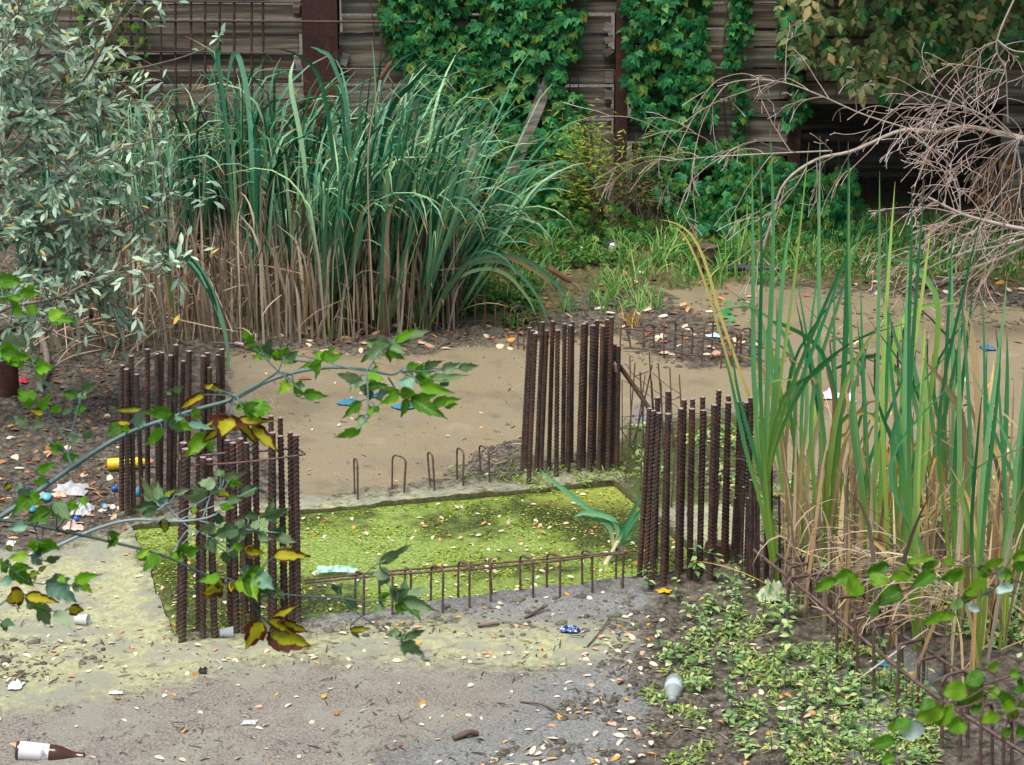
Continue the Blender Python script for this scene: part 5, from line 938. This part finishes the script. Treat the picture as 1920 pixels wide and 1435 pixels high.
lying('plastic_bottle', 1264, 1288, radians(-96), [('body', [(0, 0), (.024, 0), (.03, .01), (.031, .05), (.029, .06), (.031, .07), (.03, .11), (.022, .14), (.012, .158), (.011, .165)], M_CLEAR), ('label', [(.0312, .055), (.0316, .056), (.0316, .1), (.0312, .101)], mk('pale_label', (176, 196, 206), .4)), ('cap', [(.013, .163), (.014, .164), (.014, .18), (0, .181)], mk('grey_cap', (140, 146, 146)))], 'clear crushed plastic bottle lying neck first on the mud at lower right', 'bottle', .03)
lying('plastic_bottle', 202, 884, radians(8), [('body', [(0, 0), (.022, 0), (.027, .006), (.027, .12), (.022, .15), (.013, .17)], mk('yellow_plastic', (216, 186, 44), .35)), ('cap', [(.013, .168), (.0135, .169), (.012, .2), (0, .203)], mk('peach_cap', (222, 150, 120)))], 'yellow plastic bottle with peach cap lying behind the back left bars', 'bottle', .027)
lying('small_bottle', 255, 935, radians(80), [('body', [(0, 0), (.014, 0), (.016, .004), (.016, .05), (.015, .055)], mk('blue_label', (60, 140, 180), .4)), ('neck', [(.0155, .054), (.0155, .085), (.008, .1), (0, .105)], mk('red_label', (206, 84, 84), .4))], 'small red and blue bottle lying behind the back left bars', 'bottle', .016)
def ball(name, px, py, r, mat, label, cat_, sq=.85):
    th = np.linspace(0, pi, 9); mb = MB(); lathe(mb, np.stack([r*np.sin(th), -r*np.cos(th)*sq], 1), 0, 14); o = tag(mb.build(name, mat), label, cat_); p = GG(px, py); o.location = (p[0], p[1], p[2]+r*sq*.8); return o
ball('blue_ball', 215, 925, .014, mk('blue_plastic', (30, 84, 170), .3), 'small bright blue ball on the mud left of the bars', 'ball')
def cap(px, py, r, c, label):
    mb = MB(); lathe(mb, [(0, .016), (r*.9, .016), (r, .012), (r, 0), (r*.9, 0)], 0, 18, rotm((1, .3, 0), .7)); p = GG(px, py); o = tag(mb.build('bottle_cap', mk('cap_plastic', c, .35)), label, 'bottle cap'); o.location = (p[0], p[1], p[2]+.01)
cap(88, 945, .019, (84, 170, 192), 'light blue cap among litter under the left branch'); cap(60, 962, .016, (50, 140, 158), 'teal cap beside a green leaf at the left edge')
cap(198, 963, .012, (110, 160, 206), 'pale blue cap just left of the back left bars'); cap(212, 962, .012, (220, 226, 230), 'white cap at the foot of the back left bars'); cap(143, 982, .012, (20, 90, 170), 'dark blue cap beside the crumpled clear bag')
# cups
def cup(px, py, ang, mat, label, r=.026, L=.05):
    p = GG(px, py); p[2] += r*.8; mb = MB(); R = flatM(px, py, ang); lathe(mb, [(0, 0), (r*.75, 0), (r, L), (r*1.06, L), (r*.96, L-.002), (r*.72, .002), (0, .002)], 0, 22, R); o = tag(mb.build('plastic_cup', mat), label, 'cup'); o.location = p
cup(142, 1170, radians(-10), M_WHITE, 'white plastic cup lying on pale duckweed left of the pond', .022, .05); cup(412, 1195, radians(10), M_CLEAR, 'clear plastic cup lying between the front left bars', .022, .05)
# crumpled sheets, bags and wrappers
def crumple(name, px, py, w, d, h, mat, label, cat_, seed, cells=14, rot=0.):
    x = np.linspace(-.5, .5, cells); X_, Y_ = np.meshgrid(x, x); f_ = fbm(X_*6+seed*3.1, Y_*6, seed, 4); ed = .5+.5*fbm(np.arctan2(Y_, X_)*1.3+seed, X_*0+seed, seed+9, 2)
    xx, yy = X_*w*ed*1.4, Y_*d*ed*1.4; z = np.maximum(f_-.2, 0)*h*1.6*np.clip(1.25-2.2*np.maximum(abs(X_), abs(Y_)), .05, 1)+rng.normal(0, .03*h, X_.shape)
    c_, s_ = cos(rot), sin(rot); V = np.stack([xx*c_-yy*s_, xx*s_+yy*c_, z], -1).reshape(-1, 3); i = np.arange(cells*cells).reshape(cells, cells); q = np.stack([i[:-1, :-1], i[:-1, 1:], i[1:, 1:], i[1:, :-1]], -1).reshape(-1, 4)
    mb = MB(); mb.add(V, q); V2 = V-np.array([0, 0, .002]); mb.add(V2, q[:, ::-1]); o = tag(mb.build(name, mat, None, False), label, cat_); p = GG(px, py); o.location = (p[0], p[1], p[2]+.006); return o
M_GREYP = mk('grey_film', (168, 170, 172), .4); M_FILM = NT('clear_film'); M_FILM.set(M_FILM.b, 'Alpha', .6); M_FILM = M_FILM.done(lin(206, 210, 208), .25, spec=.6)
def plainc(t): return t.ramp(t.noise(45, 4), [(.4, lin(120, 176, 150)), (.52, lin(176, 218, 206)), (.6, lin(214, 232, 224))])
M_TEAL = mk('teal_cloth', (58, 118, 140), .9); M_AQUA = NT('aqua_film'); M_AQUA.set(M_AQUA.b, 'Alpha', .6); M_AQUA = M_AQUA.done(plainc(M_AQUA), .35)
crumple('plastic_sheet', 132, 922, .15, .16, .05, M_GREYP, 'grey crumpled plastic sheet on the mud at left', 'plastic sheet', 1)
crumple('plastic_bag', 155, 968, .085, .1, .06, M_FILM, 'clear crumpled bag left of the back left bars', 'bag', 2); crumple('plastic_sheet', 70, 940, .08, .08, .04, M_GREYP, 'small pale plastic scrap under the left branch leaves', 'plastic scrap', 3)
crumple('paper_box', 138, 995, .08, .06, .05, mk('pink_card', (214, 176, 166), .8), 'pinkish crushed carton left of the pond under the dark branch', 'carton', 4)
crumple('paper_scrap', 20, 1020, .035, .05, .03, M_WHITE, 'white folded scrap at the left frame edge', 'scrap', 5); crumple('paper_scrap', 113, 935, .06, .05, .03, mk('peach_paper', (222, 176, 150), .8), 'peach paper scrap beside the light blue cap', 'scrap', 45)
crumple('cloth_scrap', 655, 757, .115, .085, .03, M_TEAL, 'left of two teal cloth scraps on the brown scum', 'cloth', 6); crumple('cloth_scrap', 762, 765, .115, .075, .035, M_TEAL, 'right of two teal cloth scraps under the branch leaves', 'cloth', 7, rot=.5); crumple('cloth_scrap', 705, 745, .06, .05, .03, M_TEAL, 'small teal cloth scrap between two larger ones', 'cloth', 8)
crumple('plastic_bag', 632, 1070, .17, .07, .03, M_AQUA, 'aqua plastic film floating in the pond by the near hoops', 'bag', 9, 18).location[2] -= .02
t = NT('blue_wrapper'); n = t.noise(70, 2); M_WRAP = t.done(t.ramp(n, [(.4, lin(28, 52, 110)), (.55, lin(60, 100, 170)), (.6, lin(214, 220, 230))], 'CONSTANT'), .3)
crumple('snack_wrapper', 1067, 1184, .075, .06, .035, M_WRAP, 'crumpled dark blue wrapper on grey mud before the hoops', 'wrapper', 10, 10)
t = NT('green_bag'); n = t.noise(25, 3); t.set(t.b, 'Alpha', .8); M_GBAG = t.done(t.ramp(n, [(.35, lin(210, 214, 196)), (.55, lin(188, 200, 150)), (.66, lin(60, 150, 110))]), .3)
crumple('plastic_bag', 1452, 1135, .13, .1, .11, M_GBAG, 'pale green crumpled plastic bag at the start of the lower right hoops', 'bag', 11, 18)
crumple('plastic_bag', 1868, 395, .3, .2, .16, mk('blue_film', (38, 74, 120), .4), 'larger blue bag under the dead twigs at right', 'bag', 12); crumple('plastic_bag', 1915, 385, .22, .2, .2, mk('blue_film2', (34, 78, 140), .4), 'blue bag by the dead twig burst at the right edge', 'bag', 13)
crumple('crushed_can', 42, 722, .05, .05, .05, mk('red_can', (196, 60, 70), .35), 'crushed red can beside the rusty pipe stub', 'can', 14, 8); crumple('paper_scrap', 4, 722, .05, .05, .06, M_WHITE, 'white scrap left of the rusty pipe stub', 'scrap', 15, 8)
crumple('paper_scrap', 1103, 470, .1, .07, .04, M_WHITE, 'white scrap beside the metal lid on the leaf litter', 'scrap', 16, 8); crumple('paper_scrap', 1083, 480, .03, .03, .03, mk('teal_bit', (60, 190, 180), .4), 'tiny teal scrap left of the metal lid', 'scrap', 17, 6)
crumple('plastic_scrap', 1338, 634, .08, .05, .035, mk('skyblue', (176, 200, 226), .4), 'pale blue and white scrap behind the far hoops', 'scrap', 18, 8); crumple('plastic_scrap', 1852, 655, .07, .07, .03, mk('denim', (56, 104, 140), .7), 'blue scrap on brown scum behind the right cattails', 'scrap', 19, 8)
crumple('plastic_bag', 1560, 745, .09, .1, .05, mk('white_film', (214, 214, 222), .4), 'left white bag among the right cattails', 'bag', 20, 10); crumple('plastic_bag', 1590, 752, .07, .08, .05, mk('white_blue', (200, 210, 230), .4), 'right white bag among the right cattails', 'bag', 21, 10)
crumple('plastic_scrap', 863, 583, .04, .03, .045, mk('lilac', (176, 184, 220), .4), 'pale lilac scrap behind the left far hoops', 'scrap', 22, 8); crumple('plastic_scrap', 908, 580, .03, .03, .04, M_GREYP, 'grey scrap inside the left far hoops', 'scrap', 23, 8)
crumple('plastic_scrap', 1712, 523, .09, .05, .03, mk('orange_film', (214, 110, 74), .4), 'orange red scrap on mud beneath the low dead limb', 'scrap', 24, 8); crumple('plastic_scrap', 1650, 1252, .05, .03, .03, mk('blue_bit', (50, 120, 190), .4), 'small blue scrap under the lower right hoops', 'scrap', 25, 8)
crumple('paper_scrap', 1490, 1355, .03, .04, .03, M_WHITE, 'white crumpled scrap among the lower right weeds', 'scrap', 26, 8); crumple('paper_scrap', 30, 1290, .05, .06, .03, mk('tissue', (206, 210, 204), .8), 'pale torn tissue on duckweed at the left edge', 'scrap', 27, 10)
crumple('plastic_scrap', 468, 1358, .05, .035, .012, M_FILM, 'clear plastic scrap on brown mud at the bottom', 'scrap', 28, 8); crumple('plastic_scrap', 218, 1302, .05, .02, .012, M_WHITE, 'thin white scrap lying on brown mud near the duckweed edge', 'scrap', 29, 8); crumple('mud_clod', 380, 1262, .03, .03, .03, mk('black_lump', (36, 34, 34), .8), 'black lump on brown mud below the front left bars', 'lump', 30, 8)
crumple('paper_scrap', 447, 648, .05, .04, .03, mk('pink_blue', (196, 170, 196), .5), 'small pink and blue scrap beside the hanging cattail leaf', 'scrap', 31, 8); crumple('leather_scrap', 572, 712, .07, .02, .02, mk('rust_scrap', (150, 100, 78), .8), 'reddish brown curled scrap on the scum', 'scrap', 32, 8)
for k, (px, py, w) in enumerate(((562, 742, .045), (572, 746, .04), (594, 755, .025))): crumple('stone', px, py, w, w, w*.9, mk('stone', (128, 126, 118), .9), f'{("largest", "middle", "smallest")[k]} of three stones on the scum below the branch', 'stone', 33+k, 8)
# lid and rusty bucket on the far bank
p = GG(1149, 476); root = tag(empty('metal_lid', p), 'round shiny lid with black rim on the leaf litter', 'lid'); R = rotm((1, 0, 0), 1.1)
mb = MB(); lathe(mb, [(.034, .0), (.04, .004), (.04, .02), (.034, .022)], 0, 22, R); mb.build('rim', mk('black_rim', (46, 44, 44), .4), root)
mb = MB(); lathe(mb, [(0, .012), (.034, .016), (.034, .006), (0, .004)], 0, 22, R); mb.build('disc', plain('tin', lin(190, 186, 184), .3, .2, 60, metal=.6), root); root.location.z += .03
p = GG(1320, 512); mb = MB(); lathe(mb, [(.062, 0), (.066, .0), (.066, .05), (.07, .054), (.066, .058), (.067, .1), (.071, .104), (.067, .108), (.07, .16), (.074, .166), (.066, .166), (.062, .05), (0, .04)], 0, 26, rotm((0, 1, 0), .04)); o = tag(mb.build('rusty_bucket', rustmat('bucket_rust', lin(62, 46, 40), lin(108, 80, 66))), 'open rusty bucket standing in the grass on the far bank', 'bucket'); o.location = p
def stick(pts, r, label, mat=None):
    P = [GG(x, y)+np.array([0, 0, r*.7+h]) for x, y, h in pts]; return rod('fallen_stick', P, r, label, 'stick', None, 14, mat or M_STEMB)
stick([(896, 1178, .004), (936, 1172, .004)], .006, 'short brown stick on the grey mud before the hoops', plain('tan_stick', lin(120, 96, 76), .8)); stick([(1100, 1215, 0), (1125, 1190, .01), (1142, 1165, .01)], .003, 'thin dark twig right of the blue wrapper'); stick([(985, 1160, 0), (1010, 1150, .01), (1020, 1145, .01)], .006, 'dark bark piece on grey mud before the hoops')
stick([(850, 1390, 0), (880, 1384, .01), (895, 1380, 0)], .01, 'dark bark strip at the bottom of the mud'); stick([(975, 1318, 0), (1020, 1330, .005), (1065, 1350, 0)], .003, 'thin bent twig on mud left of the clear bottle'); stick([(1330, 520, .02), (1400, 516, .02), (1470, 518, .02)], .02, 'black pole lying behind the rusty bucket', mk('black_pole', (40, 42, 46), .6))
stick([(1690, 545, .01), (1760, 540, .02), (1830, 528, .01)], .012, 'grey fallen stick on the mud beneath the low dead limb', M_BARK); stick([(500, 668, 0), (450, 652, .01), (400, 650, .02)], .006, 'pale dead stalk on mud by the hanging cattail leaf', M_BARK)

# ------------------------------------------------------------------ fallen leaves
FMESH = []
for k in range(10):
    mb = MB(); v, f, u = leaf_t(1, random.uniform(.4, .66), random.uniform(-.3, .35), random.uniform(-.15, .25), (.8, 1., .95, .62)); mb.add(v-np.array([0, .5, 0]), f, 0, u); FMESH.append(mb.mesh('fallen_leaf', M_FALL))
cand = []
def scatter(poly, n, s0, s1, red=False):
    p = np.array(poly, float); lo, hi = p.min(0), p.max(0); k = 0
    while k < n:
        x, y = lo+rng.random(2)*(hi-lo)
        if not in_poly(np.array(x), np.array(y), p): continue
        if fbm(x*.013, y*.02, 101) < .33 and random.random() < .6: continue
        g_ = G(x, y); inpond = in_poly(np.array(g_[0]), np.array(g_[1]), PITW)
        z = (-.015 if inpond else gz(g_[0], g_[1]))+.005
        cand.append((np.array([g_[0], g_[1], z]), random.uniform(s0, s1)*(.75 if inpond else 1), red, (x, y), bool(inpond))); k += 1
scatter([(-20, 1250), (1200, 1180), (1280, 1440), (-20, 1440)], 105, .014, .038); scatter([(1150, 1150), (1500, 1200), (1760, 1440), (900, 1440)], 250, .016, .044); scatter([(250, 990), (1150, 910), (1330, 1066), (330, 1188)], 420, .02, .042)
scatter([(-20, 1020), (250, 1000), (330, 1190), (560, 1190), (1180, 1090), (1200, 1230), (400, 1260), (-20, 1290)], 190, .014, .036); scatter([(-20, 700), (230, 680), (240, 1000), (-20, 1010)], 260, .025, .055, True); scatter([(440, 670), (970, 650), (980, 900), (560, 920)], 40, .015, .03)
scatter([(860, 450), (1400, 440), (1420, 690), (960, 640)], 330, .03, .075, True); scatter([(1400, 530), (1920, 540), (1920, 900), (1480, 850)], 140, .02, .06, True); scatter([(1560, 450), (1920, 430), (1920, 560), (1600, 560)], 150, .03, .08, True); scatter([(430, 620), (980, 600), (980, 655), (430, 670)], 110, .03, .07, True)
def lsize(c): return c[1]/((c[0]-C0)@FW)
cand.sort(key=lsize, reverse=True)
for i, (p, s, red, (x, y), ip) in enumerate(cand[:280]):
    o = bpy.data.objects.new('fallen_leaf', random.choice(FMESH)); COL.objects.link(o); o.location = p+np.array([0, 0, .003]); o.scale = (s, s, s)
    o.rotation_euler = (random.gauss(0, .16 if ip else .28), random.gauss(0, .16 if ip else .28), random.uniform(0, 6.28))
    w = 'floating on the green pond' if ip else ('lying on the far bank litter' if y < 700 else 'lying on the mud at left' if x < 240 and y < 1010 else 'lying among the lower right weeds' if x > 1180 else 'lying on the duckweed film or mud before the pond' if y < 1240 else 'lying on the brown mud at the bottom')
    tag(o, 'small fallen leaf '+w, 'fallen leaf', 'fallen leaves')
mb = MB(); T1 = leaf_t(1, .52, .2, .1, (.8, 1., .95, .62))
for red in (0, 1):
    c = [k for k in cand[280:] if k[2] == bool(red)]; m = len(c)
    inst(mb, T1, np.array([k[0] for k in c]), frames(np.stack([rng.normal(0, 1, m), rng.normal(0, 1, m), rng.normal(0, .22, m)], 1), np.stack([rng.normal(0, .25, m), rng.normal(0, .25, m), np.ones(m)], 1)), np.array([k[1] for k in c]), red)
tag(mb.build('leaf_litter', [M_FALL, M_FALLR]), 'small pale and reddish fallen leaves strewn over mud and pond', 'leaf litter', kind='stuff')
# one big yellow maple leaf
root = tag(empty('maple_leaf', GG(1245, 1116)), 'big yellow maple leaf on the mud before the front right bars', 'fallen leaf'); mb = MB()
for a, s in ((-1.9, .55), (-.95, .85), (0, 1), (.95, .85), (1.9, .55)): v, f, u = turn_t(leaf_t(1, .62, .1, -.05, (.7, 1, .75, .45)), a, s*.05); mb.add(v+np.array([0, 0, .012]), f, 0, u)
mb.build('blade', leafmat('maple_yellow', [(0, lin(214, 176, 56)), (1, lin(222, 190, 80))], .5, .2, vein=.3), root)

# ------------------------------------------------------------------ small green plants
def seedling(h, n, sz):
    mb = MB(); le = random.uniform(-.3, .3); P = spline([(0, 0, -.02), (le*h*.4, random.uniform(-.01, .01), h*.5), (le*h, 0, h)], 8); tube(mb, P, np.linspace(.0022, .0012, 8), 4, 1)
    for k in range(n):
        i = int(2+5*k/n); a = k*2.4+random.uniform(-.4, .4); d = np.array([cos(a), sin(a), random.uniform(-.1, .6)]); t_ = leaf_t(1, random.uniform(.42, .6), random.uniform(.1, .4), .12)
        inst(mb, t_, P[i][None], frames(d[None], np.array([[0, 0, 1.]])+rng.normal(0, .2, (1, 3))), [sz*random.uniform(.7, 1.2)*(1-.35*k/n)], 0)
    return mb.mesh('weed_leaves', [M_WEED, M_STEMG])
SD = [seedling(random.uniform(.04, .13), random.randint(6, 10), random.uniform(.03, .048)) for _ in range(10)]
SDB = [seedling(random.uniform(.1, .16), random.randint(8, 12), random.uniform(.04, .06)) for _ in range(4)]
k = 0
while k < 210:
    x, y = random.uniform(1180, 1760), random.uniform(1120, 1440)
    if (x-1180) < (y-1250)*.0+random.uniform(0, 180) or y > 1180+(x-1180)*1.1 or y < 1090+(x-1400)*.62 and x > 1400: continue
    if fbm(x*.011, y*.014, 120) < .36: continue
    o = bpy.data.objects.new('weed_seedling', random.choice(SD)); COL.objects.link(o); p = GG(x, y); o.location = p; s = random.uniform(.6, 1.15); o.scale = (s, s, s); o.rotation_euler = (0, 0, random.uniform(0, 6.28)); k += 1
    tag(o, 'small leafy weed in the green patch between mud and lower right hoops', 'weed', 'small weeds at lower right')
for x, y, s in ((1185, 1090, .9), (1215, 1110, 1.), (1300, 1090, 1.1), (1330, 1070, 1.1), (1350, 1095, 1.), (1375, 1110, 1.1), (1390, 1090, .9), (1480, 1240, 1.1), (1455, 1200, 1.), (1340, 1040, .9), (1230, 1090, .7), (1450, 1265, .9), (1730, 1320, 1), (1640, 1400, 1.1), (1540, 1390, .9)):
    o = bpy.data.objects.new('broad_weed', random.choice(SDB)); COL.objects.link(o); o.location = GG(x, y); o.scale = (s, s, s); o.rotation_euler = (0, 0, random.uniform(0, 6.28)); tag(o, 'taller weed with broad leaves sprouting ' + ('at the foot of the front right bars' if y < 1120 else 'in the lower right weed patch'), 'weed', 'taller weeds')
def tuftmb(mb, p, n, h, mat=0, w=.004, sp=.5):
    for _ in range(n): blade(mb, p+np.array([random.gauss(0, .02), random.gauss(0, .02), -.01]), random.uniform(0, 6.28), abs(random.gauss(0, sp)), h*random.uniform(.5, 1.1), w*random.uniform(.7, 1.3), random.uniform(.2, 1.6), .2, mat, 6)
mb = MB()
for _ in range(900):
    x, y = random.uniform(840, 1930), random.uniform(425, 590)
    if (x > 1240 and y > 545) or fbm(x*.012, y*.03, 130) < (.34 if y < 500 else .44): continue
    if x > 1560 and y > 530: continue
    tuftmb(mb, GG(x, y), 7, random.uniform(.06, .2), 0, .006)
for _ in range(900):
    x, y = random.uniform(1350, 1930), random.uniform(440, 525); tuftmb(mb, GG(x, y), 4, random.uniform(.04, .1), 0, .006, .7)
for x, y, h, n in ((1240, 500, .34, 22), (1300, 520, .25, 16), (1180, 540, .25, 18), (1380, 500, .4, 20), (1150, 560, .22, 14), (1110, 575, .16, 9), (1420, 510, .35, 16), (1350, 530, .25, 14), (1030, 480, .25, 16), (1270, 470, .3, 16)): tuftmb(mb, GG(x, y), n, h, 0, .01, .45)
tag(mb.build('grass', M_GRASS), 'short green grass and tufts growing over the far bank', 'grass', kind='stuff')
mb = MB(); tuftmb(mb, GG(1182, 612), 26, .17, 0, .006, .7); tag(mb.build('dry_tuft', leafmat('pale_straw', [(0, lin(206, 186, 140)), (1, lin(180, 156, 110))], .7, .2)), 'pale dry grass tuft on mud right of the back right bars', 'grass tuft')
mb = MB()
for x, y in ((1352, 590), (1380, 605), (1345, 600), (1385, 580), (1370, 625), (1365, 585)):
    inst(mb, leaf_t(1, .65, .2), GG(x, y)[None]+np.array([[0, 0, .03]]), frames(rng.normal(0, 1, (1, 3))*[1, 1, .3], np.array([[0, -.3, 1.]])), [.075], 0)
tag(mb.build('broad_weed', leafmat('dock_leaf', [(0, lin(70, 134, 84)), (1, lin(110, 160, 116))], .4, .25, vein=.3)), 'flat broad leaved plant on mud behind the far hoops', 'weed')
mb = MB()                                     # moss cushions, mats of tiny shoots and low greens
def carpet(poly, n, s0, s1, tm, mat, up=.8, thr=.4, hz=.0):
    p = np.array(poly, float); lo, hi = p.min(0), p.max(0); q = lo+rng.random((n*3, 2))*(hi-lo); q = q[in_poly(q[:, 0], q[:, 1], p) & (fbm(q[:, 0]*.02, q[:, 1]*.035, 140, 3) > thr)][:n]; m = len(q)
    w = np.array([G(x, y) for x, y in q]); w[:, 2] = height(w[:, 0], w[:, 1])+rng.random(m)*hz
    d = np.stack([rng.normal(0, 1, m), rng.normal(0, 1, m), rng.normal(up*.4, .4, m)], 1); inst(mb, tm, w, frames(d, np.stack([rng.normal(0, .3, m), rng.normal(0, .3, m), np.ones(m)], 1)), rng.uniform(s0, s1, m), mat)
TL = leaf_t(1, .5, .2, .1, (1., .7)); TB = leaf_t(1, .28, .3, .1, (1., .7))
for poly in MOSS[:2]+[[(780, 900), (880, 840), (985, 810), (985, 905), (800, 925)], [(1150, 900), (1250, 960), (1420, 1000), (1420, 900), (1180, 850)]]: carpet(poly, 650, .008, .018, TB, 1, 1.2, .55, .006)
carpet([(930, 895), (1170, 870), (1180, 905), (1000, 925)], 900, .012, .026, TB, 1, 1.4, .3, .02)
carpet([(1180, 1260), (1330, 1130), (1480, 1140), (1780, 1300), (1760, 1440), (1250, 1440)], 2600, .009, .026, TL, 0, .8, .47, .02); carpet([(1180, 1260), (1330, 1130), (1480, 1140), (1780, 1300), (1760, 1440), (1250, 1440)], 2600, .012, .04, TB, 1, 1.6, .45, .01)
carpet([(1420, 900), (1930, 900), (1930, 1260), (1600, 1110), (1440, 1030)], 3600, .02, .05, TL, 0, .8, .40, .05); carpet([(1180, 800), (1440, 780), (1440, 960), (1200, 900)], 900, .02, .035, TL, 0, .8, .5, .02)
carpet([(800, 540), (1010, 520), (1010, 620), (830, 610)], 900, .02, .06, TL, 2, .9, .35, .04); carpet([(860, 430), (1500, 430), (1500, 490), (1300, 500), (860, 520)], 2600, .03, .06, TL, 2, .9, .4, .06)
carpet([(1500, 420), (1930, 420), (1930, 520), (1500, 520)], 1200, .02, .05, TL, 2, .9, .45, .04)
tag(mb.build('ground_cover', [M_WEED, M_MOSS, M_CREEPL]), 'moss and tiny green plants covering the damp mud', 'ground cover', kind='stuff')

# ------------------------------------------------------------------ clods and shreds that roughen the mud
ico = []
for k in range(8):
    th = np.linspace(0, pi, 6); ph = np.arange(8)*2*pi/8; v = np.stack([np.outer(np.sin(th), np.cos(ph)), np.outer(np.sin(th), np.sin(ph)), np.repeat(np.cos(th)[:, None], 8, 1)], -1)
    v = v*(1+.35*(rng.random((6, 8, 1))-.5))*np.array([1, rng.uniform(.6, 1), rng.uniform(.35, .7)]); v[0] = v[0].mean(0); v[-1] = v[-1].mean(0)
    i = np.arange(8); ii = (i+1) % 8; ico.append((v.reshape(-1, 3), np.concatenate([np.stack([r*8+i, (r+1)*8+i, (r+1)*8+ii, r*8+ii], 1) for r in range(5)]), np.zeros((48, 2))))
def strew(polys, n, thr=.42):
    out = []
    for poly, m in zip(polys, n):
        p = np.array(poly, float); lo, hi = p.min(0), p.max(0); q = lo+rng.random((m*3, 2))*(hi-lo); q = q[in_poly(q[:, 0], q[:, 1], p) & (fbm(q[:, 0]*.016, q[:, 1]*.03, 160, 3) > thr)][:m]; out.append(q)
    q = np.concatenate(out); w = np.array([G(x, y) for x, y in q]); ok = ~in_poly(w[:, 0], w[:, 1], PITG); w = w[ok]; w[:, 2] = height(w[:, 0], w[:, 1]); return w
MUDP = [[(-20, 660), (240, 640), (250, 980), (-20, 1010)], [(1170, 570), (1420, 560), (1420, 690), (1180, 690)], [(430, 615), (980, 600), (980, 650), (430, 672)], [(1180, 1150), (1300, 1110), (1330, 1300), (1250, 1440), (900, 1440), (1100, 1290)], [(1250, 1300), (1500, 1380), (1700, 1440), (1200, 1440)], [(-20, 1200), (200, 1200), (200, 1300), (-20, 1320)], [(1170, 780), (1430, 770), (1420, 960), (1200, 920)], [(880, 850), (985, 820), (985, 900), (880, 900)], [(1500, 540), (1920, 520), (1920, 620), (1600, 590)], [(560, 1170), (1190, 1085), (1190, 1200), (600, 1195)]]
w = strew(MUDP, [1300, 500, 500, 900, 700, 130, 420, 420, 350, 200]); mb = MB(); pk = rng.integers(0, 8, len(w))
for k in range(8):
    c = w[pk == k]; m = len(c); inst(mb, ico[k], c, frames(np.stack([rng.normal(0, 1, m), rng.normal(0, 1, m), rng.normal(0, .15, m)], 1), np.tile([0, 0, 1.], (m, 1))), np.clip(rng.lognormal(-4.9, .5, m), .003, .026), 0)
fw = strew([[(-20, 1300), (400, 1240), (900, 1240), (1150, 1300), (1150, 1440), (-20, 1440)], [(440, 680), (980, 660), (980, 880), (560, 910)], [(-20, 1020), (240, 1000), (320, 1190), (1150, 1180), (1100, 1240), (-20, 1300)]], [2200, 350, 500], .34); pk = rng.integers(0, 8, len(fw))
for k in range(8):
    c = fw[pk == k]; m = len(c); inst(mb, ico[k], c, frames(np.stack([rng.normal(0, 1, m), rng.normal(0, 1, m), rng.normal(0, .15, m)], 1), np.tile([0, 0, 1.], (m, 1))), np.clip(rng.lognormal(-6.1, .45, m), .0012, .008), 0)
t = NT('clod'); r = t.isl(); M_CLOD = t.done(t.mix(t.math('MULTIPLY', t.noise(90, 3), .6), t.ramp(r, [(0, lg(70, 63, 54)), (.5, lg(104, 97, 84)), (.85, lg(130, 124, 108)), (1, lg(110, 116, 72))]), lg(70, 64, 54)), .8)
tag(mb.build('mud_clods', M_CLOD), 'dark crumbs of mud scattered over the damp ground', 'mud crumbs', kind='stuff')
mb = MB(); w = strew(MUDP+[[(-20, 1010), (330, 1190), (1190, 1180), (1150, 1440), (-20, 1440)], [(440, 670), (980, 650), (980, 900), (560, 920)]], [700, 200, 260, 320, 200, 90, 120, 120, 260, 80, 420, 120], .36)
for p in w:
    a = random.uniform(0, 6.28); L = random.uniform(.012, .06); d = np.array([cos(a), sin(a), random.gauss(0, .12)]); P = [p+[0, 0, .003], p+d*L*.5+[0, random.gauss(0, .004), .005], p+d*L+[0, 0, .004]]
    ribbon(mb, spline(P, 5), np.array([.5, 1, 1, .9, .4])*random.uniform(.0015, .006), np.array([-sin(a), cos(a), random.gauss(0, .4)]), random.choice([0, 0, 1, 2]), .2)
tag(mb.build('plant_shreds', [plain('shred_dark', lg(60, 50, 40), .8), M_STRAW, plain('shred_grey', lg(120, 110, 98), .8)]), 'thin dry plant shreds and twig bits strewn on the mud', 'plant shreds', kind='stuff')

m = 7000; a, b, c_, d_ = PITW; U0 = rng.random((m*2, 2)); U0 = U0[fbm(U0[:, 0]*9, U0[:, 1]*7, 180, 4) > .44][:m]; m = len(U0); u0, v0 = U0[:, :1], U0[:, 1:]; _w = (a*(1-u0)+b*u0)*(1-v0)+(d_*(1-u0)+c_*u0)*v0; _x, _y = pix(np.column_stack([_w, np.zeros(m)])); _d = soft_poly(_x, _y, [(930, 945), (1150, 945), (1250, 985), (1250, 1065), (1080, 1010), (960, 985)], 45); U0 = U0[rng.random(m) > _d*.8]; m = len(U0); u0, v0 = U0[:, :1], U0[:, 1:]
w = (a*(1-u0)+b*u0)*(1-v0)+(d_*(1-u0)+c_*u0)*v0; w = np.column_stack([w, np.full(m, -.013)])
mb = MB(); inst(mb, leaf_t(1, .8, .0, .05, (1., .7)), w, frames(np.stack([rng.normal(0, 1, m), rng.normal(0, 1, m), rng.normal(0, .08, m)], 1), np.stack([rng.normal(0, .12, m), rng.normal(0, .12, m), np.ones(m)], 1)), rng.uniform(.005, .014, m), 0)
tag(mb.build('duckweed', leafmat('duckweed_frond', [(0, lg(70, 92, 32)), (.4, lg(134, 154, 66)), (.8, lg(188, 196, 112)), (1, lg(222, 222, 170))], .45, .15)), 'tiny floating duckweed fronds on the green pond', 'duckweed', kind='stuff')
